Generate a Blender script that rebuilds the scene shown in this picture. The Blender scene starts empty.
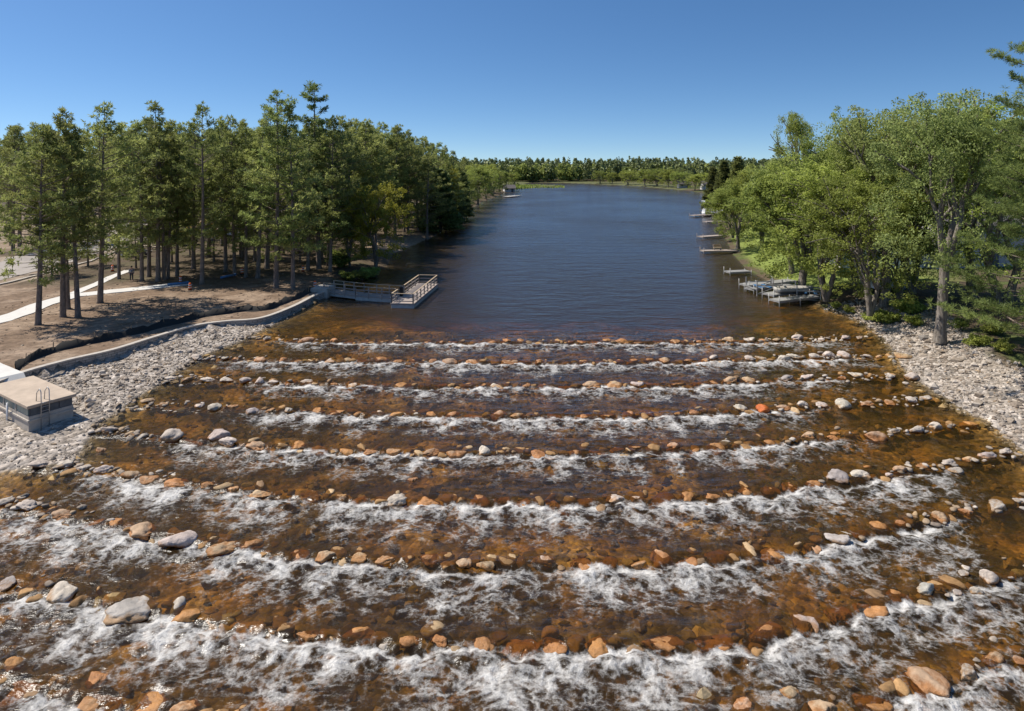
import bpy, bmesh, math, random
import numpy as np
from mathutils import Vector, Matrix
R = random.Random(11)
NR = np.random.default_rng(5)
S = bpy.context.scene
COL = S.collection
# ------------------------------------------------------------------ camera
F, H, HY, CX = 667.0, 15.0, 160.0, 512.0
cam_d = bpy.data.cameras.new("camera")
cam = bpy.data.objects.new("camera", cam_d); COL.objects.link(cam)
cam.location = (0, 0, H); cam.rotation_euler = (math.radians(90), 0, 0)
cam_d.sensor_width = 36; cam_d.lens = 36 * F / 1024
cam_d.shift_y = -(355.5 - HY) / 1024
cam_d.clip_start = 0.5; cam_d.clip_end = 6000
S.camera = cam
def P(px, py, z=0.0):
    D = F * (H - z) / (py - HY)
    return Vector(((px - CX) * D / F, D, z))
# ------------------------------------------------------------------ light
EL = math.radians(55); SX, SY = -0.96, 0.24
n = math.hypot(SX, SY); SX, SY = SX / n, SY / n
sun_dir = Vector((SX * math.cos(EL), SY * math.cos(EL), math.sin(EL)))
sl = bpy.data.lights.new("sun", 'SUN'); sl.energy = 4.4; sl.angle = math.radians(0.55); sl.color = (1.0, 0.94, 0.85)
so = bpy.data.objects.new("sun", sl); COL.objects.link(so)
so.rotation_euler = (-sun_dir).to_track_quat('-Z', 'Y').to_euler(); so.location = (0, 0, 80)
W = bpy.data.worlds.new("World"); S.world = W; W.use_nodes = True
wt = W.node_tree; wt.nodes.clear()
sky = wt.nodes.new('ShaderNodeTexSky'); sky.sky_type = 'NISHITA'; sky.sun_disc = False
sky.sun_elevation = EL; sky.sun_rotation = math.atan2(SX, SY)
sky.altitude = 300; sky.air_density = 1.0; sky.dust_density = 0.4; sky.ozone_density = 3.0
hs = wt.nodes.new('ShaderNodeHueSaturation'); hs.inputs['Saturation'].default_value = 1.2
bg = wt.nodes.new('ShaderNodeBackground'); bg.inputs[1].default_value = 0.098
wo = wt.nodes.new('ShaderNodeOutputWorld')
_tc = wt.nodes.new('ShaderNodeTexCoord'); _sx = wt.nodes.new('ShaderNodeSeparateXYZ'); _cx = wt.nodes.new('ShaderNodeCombineXYZ')
_ma = wt.nodes.new('ShaderNodeMath'); _ma.operation = 'MULTIPLY_ADD'; _ma.inputs[1].default_value = 1.75; _ma.inputs[2].default_value = .085   # clear, dry air: no yellow haze band at the horizon
_nm = wt.nodes.new('ShaderNodeVectorMath'); _nm.operation = 'NORMALIZE'
wt.links.new(_tc.outputs['Generated'], _sx.inputs[0]); wt.links.new(_sx.outputs[0], _cx.inputs[0]); wt.links.new(_sx.outputs[1], _cx.inputs[1])
wt.links.new(_sx.outputs[2], _ma.inputs[0]); wt.links.new(_ma.outputs[0], _cx.inputs[2]); wt.links.new(_cx.outputs[0], _nm.inputs[0]); wt.links.new(_nm.outputs[0], sky.inputs[0])
wt.links.new(sky.outputs[0], hs.inputs['Color']); wt.links.new(hs.outputs[0], bg.inputs[0]); wt.links.new(bg.outputs[0], wo.inputs[0])
S.view_settings.view_transform = 'Standard'; S.view_settings.look = 'None'
S.view_settings.exposure = 0.44; S.view_settings.gamma = 1.0
S.cycles.max_bounces = 8; S.cycles.transparent_max_bounces = 12
S.cycles.use_denoising = True
S.cycles.caustics_reflective = False; S.cycles.caustics_refractive = False
S.cycles.sample_clamp_indirect = 6; S.cycles.sample_clamp_direct = 1.3
# ------------------------------------------------------------------ numpy noise
_perm = NR.permutation(1024).astype(np.int64)
_ang = NR.random(1024) * 2 * np.pi
_gx, _gy = np.cos(_ang), np.sin(_ang)
def noise2(x, y, seed=0):
    x = np.asarray(x, float) + seed * 17.31; y = np.asarray(y, float) + seed * 9.77
    xi = np.floor(x).astype(np.int64); yi = np.floor(y).astype(np.int64)
    xf, yf = x - xi, y - yi
    u = xf * xf * xf * (xf * (xf * 6 - 15) + 10); v = yf * yf * yf * (yf * (yf * 6 - 15) + 10)
    def g(a, b, dx, dy):
        h = _perm[(_perm[a & 1023] + b) & 1023]
        return _gx[h] * dx + _gy[h] * dy
    a = g(xi, yi, xf, yf); b = g(xi + 1, yi, xf - 1, yf)
    c = g(xi, yi + 1, xf, yf - 1); d = g(xi + 1, yi + 1, xf - 1, yf - 1)
    return (a + u * (b - a) + v * ((c + u * (d - c)) - (a + u * (b - a)))) * 1.5
def fbm(x, y, o=3, seed=0):
    r, a, f = 0, 1.0, 1.0
    for k in range(o):
        r = r + a * noise2(x * f, y * f, seed + k * 3); a *= .5; f *= 2.03
    return r
def sstep(a, b, x):
    t = np.clip((x - a) / (b - a), 0, 1); return t * t * (3 - 2 * t)
# ------------------------------------------------------------------ mesh helpers
def fast_mesh(name, V, Fc, mats=None, smooth=False, midx=None):
    V = np.asarray(V, np.float32).reshape(-1, 3); Fc = np.asarray(Fc, np.int32)
    me = bpy.data.meshes.new(name)
    me.vertices.add(len(V)); me.vertices.foreach_set("co", V.ravel())
    nf, k = Fc.shape
    me.loops.add(nf * k); me.loops.foreach_set("vertex_index", Fc.ravel())
    me.polygons.add(nf); me.polygons.foreach_set("loop_start", np.arange(0, nf * k, k, dtype=np.int32))
    if midx is not None: me.polygons.foreach_set("material_index", np.asarray(midx, np.int32))
    me.polygons.foreach_set("use_smooth", np.full(nf, bool(smooth)))
    me.update(calc_edges=True)
    for m in (mats if isinstance(mats, (list, tuple)) else [mats]):
        if m is not None: me.materials.append(m)
    return me
def attr(me, name, arr, typ='FLOAT'):
    a = me.attributes.new(name, typ, 'POINT')
    if typ == 'FLOAT': a.data.foreach_set('value', np.asarray(arr, np.float32))
    else: a.data.foreach_set('color', np.asarray(arr, np.float32).ravel())
def link(name, me, parent=None, loc=None):
    o = bpy.data.objects.new(name, me); COL.objects.link(o)
    if parent is not None: o.parent = parent
    if loc is not None: o.location = loc
    return o
def tag(o, label=None, cat=None, group=None, kind=None):
    if label: o['label'] = label
    if cat: o['category'] = cat
    if group: o['group'] = group
    if kind: o['kind'] = kind
    return o
def empty(name, loc=(0, 0, 0), rz=0.0):
    o = bpy.data.objects.new(name, None); COL.objects.link(o)
    o.location = loc; o.rotation_euler = (0, 0, rz); o.empty_display_size = .3
    return o
class MB:
    def __init__(s): s.v, s.f = [], []
    def add(s, vs, fs):
        b = len(s.v); s.v += [tuple(v) for v in vs]; s.f += [tuple(i + b for i in f) for f in fs]; return s
    def box(s, x0, x1, y0, y1, z0, z1, M=None):
        vs = [Vector(v) for v in ((x0,y0,z0),(x1,y0,z0),(x1,y1,z0),(x0,y1,z0),(x0,y0,z1),(x1,y0,z1),(x1,y1,z1),(x0,y1,z1))]
        if M is not None: vs = [M @ v for v in vs]
        return s.add(vs, [(3,2,1,0),(4,5,6,7),(0,1,5,4),(1,2,6,5),(2,3,7,6),(3,0,4,7)])
    def bar(s, a, b, w, h=None):
        a, b = Vector(a), Vector(b); h = h or w; d = (b - a)
        L = d.length; d.normalize()
        q = d.to_track_quat('Y', 'Z').to_matrix().to_4x4()
        return s.box(-w/2, w/2, 0, L, -h/2, h/2, Matrix.Translation(a) @ q)
    def tube(s, pts, rad, seg=8, caps=True):
        pts = [Vector(p) for p in pts]; rad = rad if isinstance(rad, (list, tuple)) else [rad] * len(pts)
        b = len(s.v); n = len(pts)
        for i, p in enumerate(pts):
            t = (pts[min(i+1, n-1)] - pts[max(i-1, 0)]).normalized()
            u = t.cross(Vector((0.31, 0.95, 0.05)) if abs(t.y) < .9 else Vector((1, 0, 0))).normalized(); w = t.cross(u)
            for k in range(seg):
                a = 2 * math.pi * k / seg
                s.v.append(tuple(p + (u * math.cos(a) + w * math.sin(a)) * rad[i]))
        for i in range(n - 1):
            for k in range(seg):
                k2 = (k + 1) % seg
                s.f.append((b+i*seg+k, b+i*seg+k2, b+(i+1)*seg+k2, b+(i+1)*seg+k))
        if caps:
            s.f.append(tuple(b + k for k in reversed(range(seg)))); s.f.append(tuple(b + (n-1)*seg + k for k in range(seg)))
        return s
    def prism(s, prof, axis, a, b, M=None):   # prof: list of 2-tuples, extruded along axis from a to b
        def mk(p, t):
            v = {'x': (t, p[0], p[1]), 'y': (p[0], t, p[1]), 'z': (p[0], p[1], t)}[axis]
            v = Vector(v); return M @ v if M is not None else v
        n = len(prof)
        return s.add([mk(p, a) for p in prof] + [mk(p, b) for p in prof],
                     [tuple(range(n)), tuple(reversed(range(n, 2*n)))] + [(i, n+i, n+(i+1) % n, (i+1) % n) for i in range(n)])
    def build(s, name, mat, parent=None, smooth=False, bevel=0.0, loc=None):
        me = bpy.data.meshes.new(name); me.from_pydata(s.v, [], s.f); 
        bm = bmesh.new(); bm.from_mesh(me); bmesh.ops.recalc_face_normals(bm, faces=bm.faces[:]); bm.to_mesh(me); bm.free()
        me.materials.append(mat)
        if smooth: me.polygons.foreach_set("use_smooth", np.full(len(me.polygons), True))
        o = link(name, me, parent, loc)
        if bevel:
            m = o.modifiers.new("bevel", 'BEVEL'); m.width = bevel; m.segments = 2
        return o
# ------------------------------------------------------------------ materials
def N(t, ty, **kw):
    nd = t.nodes.new(ty)
    for k, v in kw.items():
        if k in nd.inputs: nd.inputs[k].default_value = v
        else: setattr(nd, k, v)
    return nd
def mat(name, col, rough=.7, metal=0.0, var=.25, scale=6.0, bump=.15, spec=.3, stretch=None, wear=None):
    """procedural: two noises vary the base colour, a third roughens the surface"""
    m = bpy.data.materials.new(name); m.use_nodes = True; t = m.node_tree; b = t.nodes['Principled BSDF']
    tc = N(t, 'ShaderNodeTexCoord'); vec = tc.outputs['Object']
    if stretch:
        mp = N(t, 'ShaderNodeMapping'); mp.inputs['Scale'].default_value = stretch
        t.links.new(vec, mp.inputs[0]); vec = mp.outputs[0]
    n1 = N(t, 'ShaderNodeTexNoise', Scale=scale, Detail=6.0, Roughness=.65)
    t.links.new(vec, n1.inputs['Vector'])
    rp = N(t, 'ShaderNodeValToRGB')
    c = col; w = wear or tuple(x * (1 - var) for x in c)
    rp.color_ramp.elements[0].position = .3; rp.color_ramp.elements[1].position = .7
    rp.color_ramp.elements[0].color = (*w, 1); rp.color_ramp.elements[1].color = (*[min(1, x * (1 + var * .6)) for x in c], 1)
    t.links.new(n1.outputs['Fac'], rp.inputs[0]); t.links.new(rp.outputs[0], b.inputs['Base Color'])
    b.inputs['Roughness'].default_value = rough; b.inputs['Metallic'].default_value = metal
    b.inputs['Specular IOR Level'].default_value = spec
    if bump:
        n2 = N(t, 'ShaderNodeTexNoise', Scale=scale * 6, Detail=4.0); t.links.new(vec, n2.inputs['Vector'])
        bp = N(t, 'ShaderNodeBump', Strength=bump, Distance=.02); t.links.new(n2.outputs['Fac'], bp.inputs['Height']); t.links.new(bp.outputs[0], b.inputs['Normal'])
    return m
M = {}
M['concrete'] = mat('concrete', (.46, .41, .35), .85, var=.2, scale=2.5)
M['concrete_white'] = mat('new_concrete', (.60, .575, .53), .8, var=.08, scale=1.5)
M['roof_tan'] = mat('stained_concrete_roof', (.47, .375, .285), .85, var=.22, scale=.9)
M['glass_teal'] = mat('teal_panel', (.17, .24, .23), .25, var=.3, scale=1.2, bump=0, spec=.6)
M['dark_panel'] = mat('slate_panel', (.10, .11, .12), .5, var=.35, scale=2)
M['steel'] = mat('galvanised_steel', (.42, .42, .42), .4, .8, var=.25, scale=9)
M['alu'] = mat('aluminium', (.40, .39, .375), .5, .35, var=.3, scale=3)
M['alu_blue'] = mat('blue_plastic', (.06, .16, .32), .5, var=.3)
M['wood_grey'] = mat('weathered_wood', (.34, .29, .25), .8, var=.35, scale=3, stretch=(1, 6, 6))
M['wood_tan'] = mat('tan_wood_rail', (.45, .34, .22), .75, var=.25, scale=3, stretch=(2, 6, 6))
M['deck'] = mat('deck_boards', (.36, .30, .26), .8, var=.3, scale=5, stretch=(.6, 9, 1))
M['float'] = mat('pale_float', (.52, .49, .44), .7, var=.2, scale=2)
M['fabric'] = mat('black_silt_fabric', (.02, .02, .019), .8, var=.5, scale=1.2, wear=(.035, .03, .024))
M['stake'] = mat('stake_wood', (.3, .22, .14), .8)
M['orange'] = mat('orange_plastic', (.72, .13, .02), .45, var=.15)
M['white'] = mat('white_paint', (.78, .77, .75), .45, var=.1, scale=2)
M['black'] = mat('black_rubber', (.02, .02, .02), .7, var=.3)
M['car_dark'] = mat('dark_car_paint', (.045, .05, .06), .25, var=.1, spec=.6, bump=0)
M['car_white'] = mat('white_car_paint', (.72, .72, .71), .25, var=.05, spec=.6, bump=0)
M['car_glass'] = mat('car_glass', (.025, .03, .035), .08, var=.1, spec=.7, bump=0)
M['tail'] = mat('tail_lamp_red', (.4, .02, .015), .3, bump=0)
M['yellow'] = mat('machine_yellow', (.55, .30, .03), .5, var=.25)
M['pipe_blue'] = mat('blue_pipe', (.10, .23, .42), .4, var=.2)
M['siding'] = mat('grey_siding', (.42, .40, .40), .7, var=.12, scale=1, stretch=(.3, .3, 14))
M['siding_white'] = mat('white_siding', (.66, .64, .61), .7, var=.1, scale=1, stretch=(.3, .3, 14))
M['roof'] = mat('asphalt_shingle', (.13, .115, .11), .9, var=.35, scale=5, stretch=(1, 3, 3))
M['pane'] = mat('window_pane', (.04, .05, .06), .07, var=.2, spec=.7, bump=0)
M['canvas'] = mat('white_canvas', (.72, .74, .76), .7, var=.08)
M['skin'] = mat('skin', (.45, .27, .19), .6, var=.1, bump=0)
M['shirt'] = mat('blue_grey_shirt', (.14, .17, .22), .85, var=.2)
M['trouser'] = mat('dark_trousers', (.05, .055, .065), .85, var=.2)
M['hair'] = mat('dark_hair', (.03, .022, .015), .7)
def bark(name, c1, c2, upper=None):
    m = bpy.data.materials.new(name); m.use_nodes = True; t = m.node_tree; b = t.nodes['Principled BSDF']
    tc = N(t, 'ShaderNodeTexCoord'); mp = N(t, 'ShaderNodeMapping'); mp.inputs['Scale'].default_value = (5, 5, 1.1)
    t.links.new(tc.outputs['Object'], mp.inputs[0])
    n1 = N(t, 'ShaderNodeTexNoise', Scale=1.6, Detail=7.0, Roughness=.7); t.links.new(mp.outputs[0], n1.inputs['Vector'])
    rp = N(t, 'ShaderNodeValToRGB'); rp.color_ramp.elements[0].position = .36; rp.color_ramp.elements[1].position = .66
    rp.color_ramp.elements[0].color = (*c1, 1); rp.color_ramp.elements[1].color = (*c2, 1)
    t.links.new(n1.outputs['Fac'], rp.inputs[0])
    t.links.new(rp.outputs[0], b.inputs['Base Color'])
    bp = N(t, 'ShaderNodeBump', Strength=.8, Distance=.06); t.links.new(n1.outputs['Fac'], bp.inputs['Height']); t.links.new(bp.outputs[0], b.inputs['Normal'])
    b.inputs['Roughness'].default_value = .9; b.inputs['Specular IOR Level'].default_value = .1
    return m
M['bark_pine'] = bark('pine_bark', (.11, .088, .073), (.31, .245, .20))
M['bark_grey'] = bark('grey_bark', (.10, .085, .07), (.31, .27, .225))
def foliage(name, dark, light, hue=.03, transl=.3):
    """leaf colour varies leaf to leaf (tone) and tree to tree"""
    m = bpy.data.materials.new(name); m.use_nodes = True; t = m.node_tree; t.nodes.remove(t.nodes['Principled BSDF'])
    at = N(t, 'ShaderNodeAttribute', attribute_name='tone')
    oi = N(t, 'ShaderNodeObjectInfo')
    rp = N(t, 'ShaderNodeValToRGB'); rp.color_ramp.elements[0].color = (*dark, 1); rp.color_ramp.elements[1].color = (*light, 1)
    t.links.new(at.outputs['Fac'], rp.inputs[0])
    h = N(t, 'ShaderNodeHueSaturation')
    mr = N(t, 'ShaderNodeMapRange'); mr.inputs['To Min'].default_value = .5 - hue; mr.inputs['To Max'].default_value = .5 + hue * .5
    mv = N(t, 'ShaderNodeMapRange'); mv.inputs['To Min'].default_value = .75; mv.inputs['To Max'].default_value = 1.25
    ml = N(t, 'ShaderNodeMath', operation='MULTIPLY'); ml.inputs[1].default_value = 7.31
    fr = N(t, 'ShaderNodeMath', operation='FRACT')
    t.links.new(oi.outputs['Random'], mr.inputs[0]); t.links.new(oi.outputs['Random'], ml.inputs[0]); t.links.new(ml.outputs[0], fr.inputs[0]); t.links.new(fr.outputs[0], mv.inputs[0])
    t.links.new(mr.outputs[0], h.inputs['Hue']); t.links.new(mv.outputs[0], h.inputs['Value']); t.links.new(rp.outputs[0], h.inputs['Color'])
    d = N(t, 'ShaderNodeBsdfPrincipled'); d.inputs['Roughness'].default_value = .55; d.inputs['Specular IOR Level'].default_value = .25
    tr = N(t, 'ShaderNodeBsdfTranslucent')
    t.links.new(h.outputs[0], d.inputs['Base Color']); t.links.new(h.outputs[0], tr.inputs['Color'])
    mx = N(t, 'ShaderNodeMixShader'); mx.inputs[0].default_value = transl
    t.links.new(d.outputs[0], mx.inputs[1]); t.links.new(tr.outputs[0], mx.inputs[2])
    t.links.new(mx.outputs[0], t.nodes['Material Output'].inputs[0])
    return m
M['red_pine'] = foliage('red_pine_needles', (.13, .16, .048), (.42, .45, .14), .012, .52)
M['white_pine'] = foliage('white_pine_needles', (.115, .16, .05), (.38, .46, .14), .012, .52)
M['cedar'] = foliage('cedar_sprays', (.09, .115, .036), (.33, .37, .11), .02, .35)
M['leaf'] = foliage('spring_leaves', (.17, .21, .045), (.48, .54, .125), .015, .56)
M['leaf_yellow'] = foliage('yellow_green_leaves', (.22, .22, .03), (.55, .52, .07), .0, .5)
M['leaf_grey'] = foliage('grey_green_leaves', (.15, .185, .055), (.42, .48, .15), .015, .5)
M['leaf_far'] = foliage('far_leaves', (.11, .15, .04), (.30, .35, .09), .02, .3)  # distance haze put into the colour: far leaves lightened
# ------------------------------------------------------------------ river geometry
DROP = 0.2
rows_px = [
 [(265,338),(330,341),(420,341),(540,341),(680,341),(780,340),(885,337)],
 [(190,357),(300,359),(420,360),(540,361),(680,360),(800,357),(900,355)],
 [(160,377),(280,381),(420,384),(540,384),(680,383),(800,378),(915,375)],
 [(125,402),(180,405),(300,409),(420,413),(560,414),(680,412),(770,407),(860,402),(960,396)],
 [(90,428),(160,435),(250,443),(420,450),(560,451),(680,447),(800,438),(900,430),(1000,420)],
 [(0,458),(50,464),(100,469),(180,479),(260,491),(400,498),(560,499),(680,495),(770,488),(850,477),(960,463),(1024,450)],
 [(0,499),(60,513),(140,527),(225,543),(325,554),(450,560),(600,559),(700,553),(800,545),(880,527),(940,513),(1024,498)],
 [(0,585),(62,590),(132,603),(200,613),(305,631),(450,637),(600,642),(700,640),(760,634),(830,612),(900,593),(985,577),(1024,570)],
 [(0,668),(95,690),(300,735),(500,760),(700,745),(800,715),(925,680),(1000,657),(1024,650)]]
ROWS = []
for k, pts in enumerate(rows_px):
    w = [P(x, y, -DROP * k) for x, y in pts]
    ROWS.append((np.array([p.x for p in w]), np.array([p.y for p in w])))
def rowY(k, x):
    xs, ys = ROWS[k]
    y = np.interp(x, xs, ys)
    # straight continuation past the traced ends
    y = np.where(x < xs[0], ys[0] + (ys[0]-ys[1])/(xs[0]-xs[1]) * np.clip(x - xs[0], -6, 0), y)
    y = np.where(x > xs[-1], ys[-1] + (ys[-1]-ys[-2])/(xs[-1]-xs[-2]) * np.clip(x - xs[-1], 0, 6), y)
    return y
def level(x, y):
    x = np.asarray(x, float); y = np.asarray(y, float); z = np.zeros(np.broadcast(x, y).shape)
    for k in range(9):
        z = z - DROP * sstep(0.1, 1.1, rowY(k, x) - y)
    return z
def lv(px, py):      # rough water level at a pixel, for placing things on the river
    z = 0.0
    for _ in range(3):
        p = P(px, py, z); z = float(level(p.x, p.y))
    return P(px, py, z)
left_px = [(0,472),(75,463),(86,442),(96,425),(126,405),(165,379),(196,357),(250,336),(290,316),(322,298),(335,286),(362,279),(388,266),(393,254),(398,252),(423,241),(432,238),(450,225),(470,210),(480,203),(500,195),(512,189),(535,187.6),(559,187),(560,186),(530,185),(524,183.6),(530,182.6)]
right_px = [(560,182.8),(600,184.3),(640,186.5),(690,191),(703,194),(714,192.5),(712,200),(712,212),(718,225),(726,240),(733,255),(745,268),(770,283),(800,299),(850,316),(868,325),(890,345),(905,370),(935,392),(965,410),(1000,430),(1024,452)]
WL = [lv(*p) for p in left_px]; WR = [lv(*p) for p in right_px]
POLY = [(-26.5, -30), (-26.5, 24), (-25.5, 30)] + [(p.x, p.y) for p in WL] + [(p.x, p.y) for p in WR] + [(26.5, 28), (26.8, -30)]
POLY = np.array(POLY)
def sdf(poly, x, y):
    """signed distance, positive outside"""
    x = np.asarray(x, float).ravel(); y = np.asarray(y, float).ravel()
    best = np.full(x.shape, 1e18); ins = np.zeros(x.shape, bool); n = len(poly)
    for i in range(n):
        ax, ay = poly[i]; bx, by = poly[(i+1) % n]
        dx, dy = bx-ax, by-ay; L = dx*dx+dy*dy
        t = np.clip(((x-ax)*dx+(y-ay)*dy)/L, 0, 1)
        best = np.minimum(best, (x-ax-t*dx)**2+(y-ay-t*dy)**2)
        c = (ay > y) != (by > y)
        if by != ay: ins ^= c & (x < (bx-ax)*(y-ay)/(by-ay)+ax)
    d = np.sqrt(best); return np.where(ins, -d, d)
TZ = 0.6
wall_px = [(-30,393),(19,374),(65,361),(113,350),(155,337),(194,326),(226,321.5),(260,318.5),(291,307.5),(316,295),(329,291)]
WALL = [P(x, y, TZ) for x, y in wall_px]
TERR = np.array([(p.x, p.y) for p in WALL] + [(-21, 77), (-25, 95), (-120, 95), (-120, WALL[0].y - 10)])
def ground_z(x, y):
    x = np.asarray(x, float); shp = x.shape; x = x.ravel(); y = np.asarray(y, float).ravel()
    d = sdf(POLY, x, y); t = sdf(TERR, x, y); l = level(x, y)
    n1 = fbm(x * .5, y * .5, 3, 1); n2 = fbm(x * .09, y * .09, 3, 2)
    # banks
    zl = np.minimum(TZ, .16 * np.maximum(d, 0)) + .06 * n1 * np.clip(d, 0, 1) + np.clip(d - 8, 0, 40) * .006 * (1 + n2)
    zg = l + .03 + .055 * np.maximum(d, 0) + .06 * n1
    left_g = (x < 0) & (y < 75)
    zg = np.minimum(zg, .3)
    z = np.where(left_g, zg, zl)
    zt = TZ + .04 * n1
    z = np.where((x < 0) & (t < .15), zt, z)
    zr = l + np.minimum(.22 * np.maximum(d, 0), 1.35) + np.clip(d - 6, 0, 60) * .012 + .08 * n1 * np.clip(d, 0, 1)
    z = np.where((x > 0) & (y < 300), zr, z)
    # far hills
    far = sstep(500, 1400, y); z = z - far * 1.5
    # bed
    q = np.maximum(-d, 0)
    lake = sstep(57.5, 78, y + 3.2 * fbm(x * .12, y * .12, 2, 9) - 5 * sstep(-10, -18, x) - 5 * sstep(18, 28, x))
    dep = .46 + .20 * n1 + 2.9 * lake
    dep = np.minimum(dep, .05 + np.where(y > 60, .14, .16) * q)
    z = np.where(d < 0, l - dep, z)
    return z.reshape(shp), d.reshape(shp), t.reshape(shp)
def gz(x, y): return float(ground_z(np.array([x]), np.array([y]))[0][0])
def spaced(segs):
    out = [segs[0][0]]
    for a, b, s0, s1 in segs:
        x = a
        while x < b - 1e-6:
            f = (x - a) / (b - a); x += s0 + (s1 - s0) * f; out.append(min(x, b))
    return np.array(sorted(set(np.round(out, 4))))
gxs = spaced([(-1800,-300,150,60),(-300,-60,30,3),(-60,-18,.4,.3),(-18,24,.4,.4),(24,45,.3,.4),(45,120,.6,6),(120,400,10,40),(400,1800,60,200)])
gys = spaced([(-60,12,6,.6),(12,70,.3,.32),(70,140,.4,1.5),(140,480,2,5),(480,2600,10,240)])
GX, GY = np.meshgrid(gxs, gys)
gzv, gd, gt = ground_z(GX, GY)
nx, ny = len(gxs), len(gys)
def grid_faces(nx, ny):
    i = np.arange((nx-1)*(ny-1)); r, c = i // (nx-1), i % (nx-1); a = r*nx+c
    return np.stack([a, a+1, a+nx+1, a+nx], 1)
me = fast_mesh('ground', np.stack([GX.ravel(), GY.ravel(), gzv.ravel()], 1), grid_faces(nx, ny), None, True)
# --- surface kinds (what the ground is made of)
x, y, d, t = GX.ravel(), GY.ravel(), gd.ravel(), gt.ravel()
nA = fbm(x * .25, y * .25, 4, 21); nB = fbm(x * 1.1, y * 1.1, 3, 22); nC = fbm(x*.07, y*.07, 3, 23)
def C3(c): return np.array(c)[None, :]
def mixc(a, b, f): return a + (b - a) * np.clip(f, 0, 1)[:, None]
col = np.repeat(C3((.105, .078, .05)), len(x), 0)                                    # needle litter
grass = C3((.085, .115, .030)); 
col = mixc(col, grass, sstep(.05, .45, nA + .35 * nC) * np.where(x < 0, .16, .8))
col = mixc(col, C3((.085, .06, .038)), sstep(.2, .5, nB) * .5)
dirt = mixc(np.repeat(C3((.20, .138, .092)), len(x), 0), C3((.30, .22, .155)), sstep(-.3, .5, nA))
dirt = mixc(dirt, C3((.13, .088, .058)), sstep(.15, .6, nB) * .6)
fd = np.where((x < 0), 1, 0) * sstep(.3, -.6, t) * sstep(86, 72, y + 8 * nC)
col = mixc(col, dirt, fd)
fd2 = np.where(x < -58, 1, 0) * sstep(200, 150, y) * sstep(-.5, .2, nC + .3 * nA + .25)
col = mixc(col, mixc(np.repeat(C3((.27, .20, .14)), len(x), 0), C3((.36, .29, .22)), sstep(-.2, .4, nA)), fd2 * .9)
gravel = mixc(np.repeat(C3((.29, .245, .20)), len(x), 0), C3((.40, .35, .30)), sstep(-.4, .4, nB))
fg = np.where((x < 0) & (y < 72) & (t > .1), 1.0, 0.0)
fgr = np.where((x > 0) & (y < 66), 1.0, 0.0) * sstep(6.6, 5.0, d + 1.2 * nA)
col = mixc(col, gravel, fg); col = mixc(col, gravel, fgr)
lawn = np.where((x > 30) & (y > 74) & (y < 135), 1, 0) * sstep(.6, 2.2, d) * sstep(22, 14, d)
col = mixc(col, C3((.20, .245, .06)), lawn)
sandp = P(398, 245); sand = (d > -.5) * np.exp(-(((x - sandp.x) / 7) ** 2 + ((y - sandp.y) / 10) ** 2)) * 1.6
col = mixc(col, C3((.36, .265, .185)), sand)
col = mixc(col, C3((.12, .125, .055)), np.where(y > 330, 1, 0) * sstep(40, 10, d))
bed = mixc(np.repeat(C3((.15, .11, .055)), len(x), 0), C3((.50, .32, .135)), sstep(-.4, .7, nA + .6 * nB))
bed = mixc(bed, C3((.035, .025, .014)), sstep(.0, .5, nB - .5*nA) * .85)
bed = mixc(bed, C3((.05, .04, .03)), sstep(66, 80, y))
col = mixc(col, bed, sstep(.12, -.25, d))
attr(me, 'ground_colour', np.concatenate([col, np.ones((len(x), 1))], 1), 'FLOAT_COLOR')
attr(me, 'stony', np.clip(np.maximum(np.maximum(fg, fgr), sstep(.3, -.3, d) * sstep(70, 62, y)), 0, 1))
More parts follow.
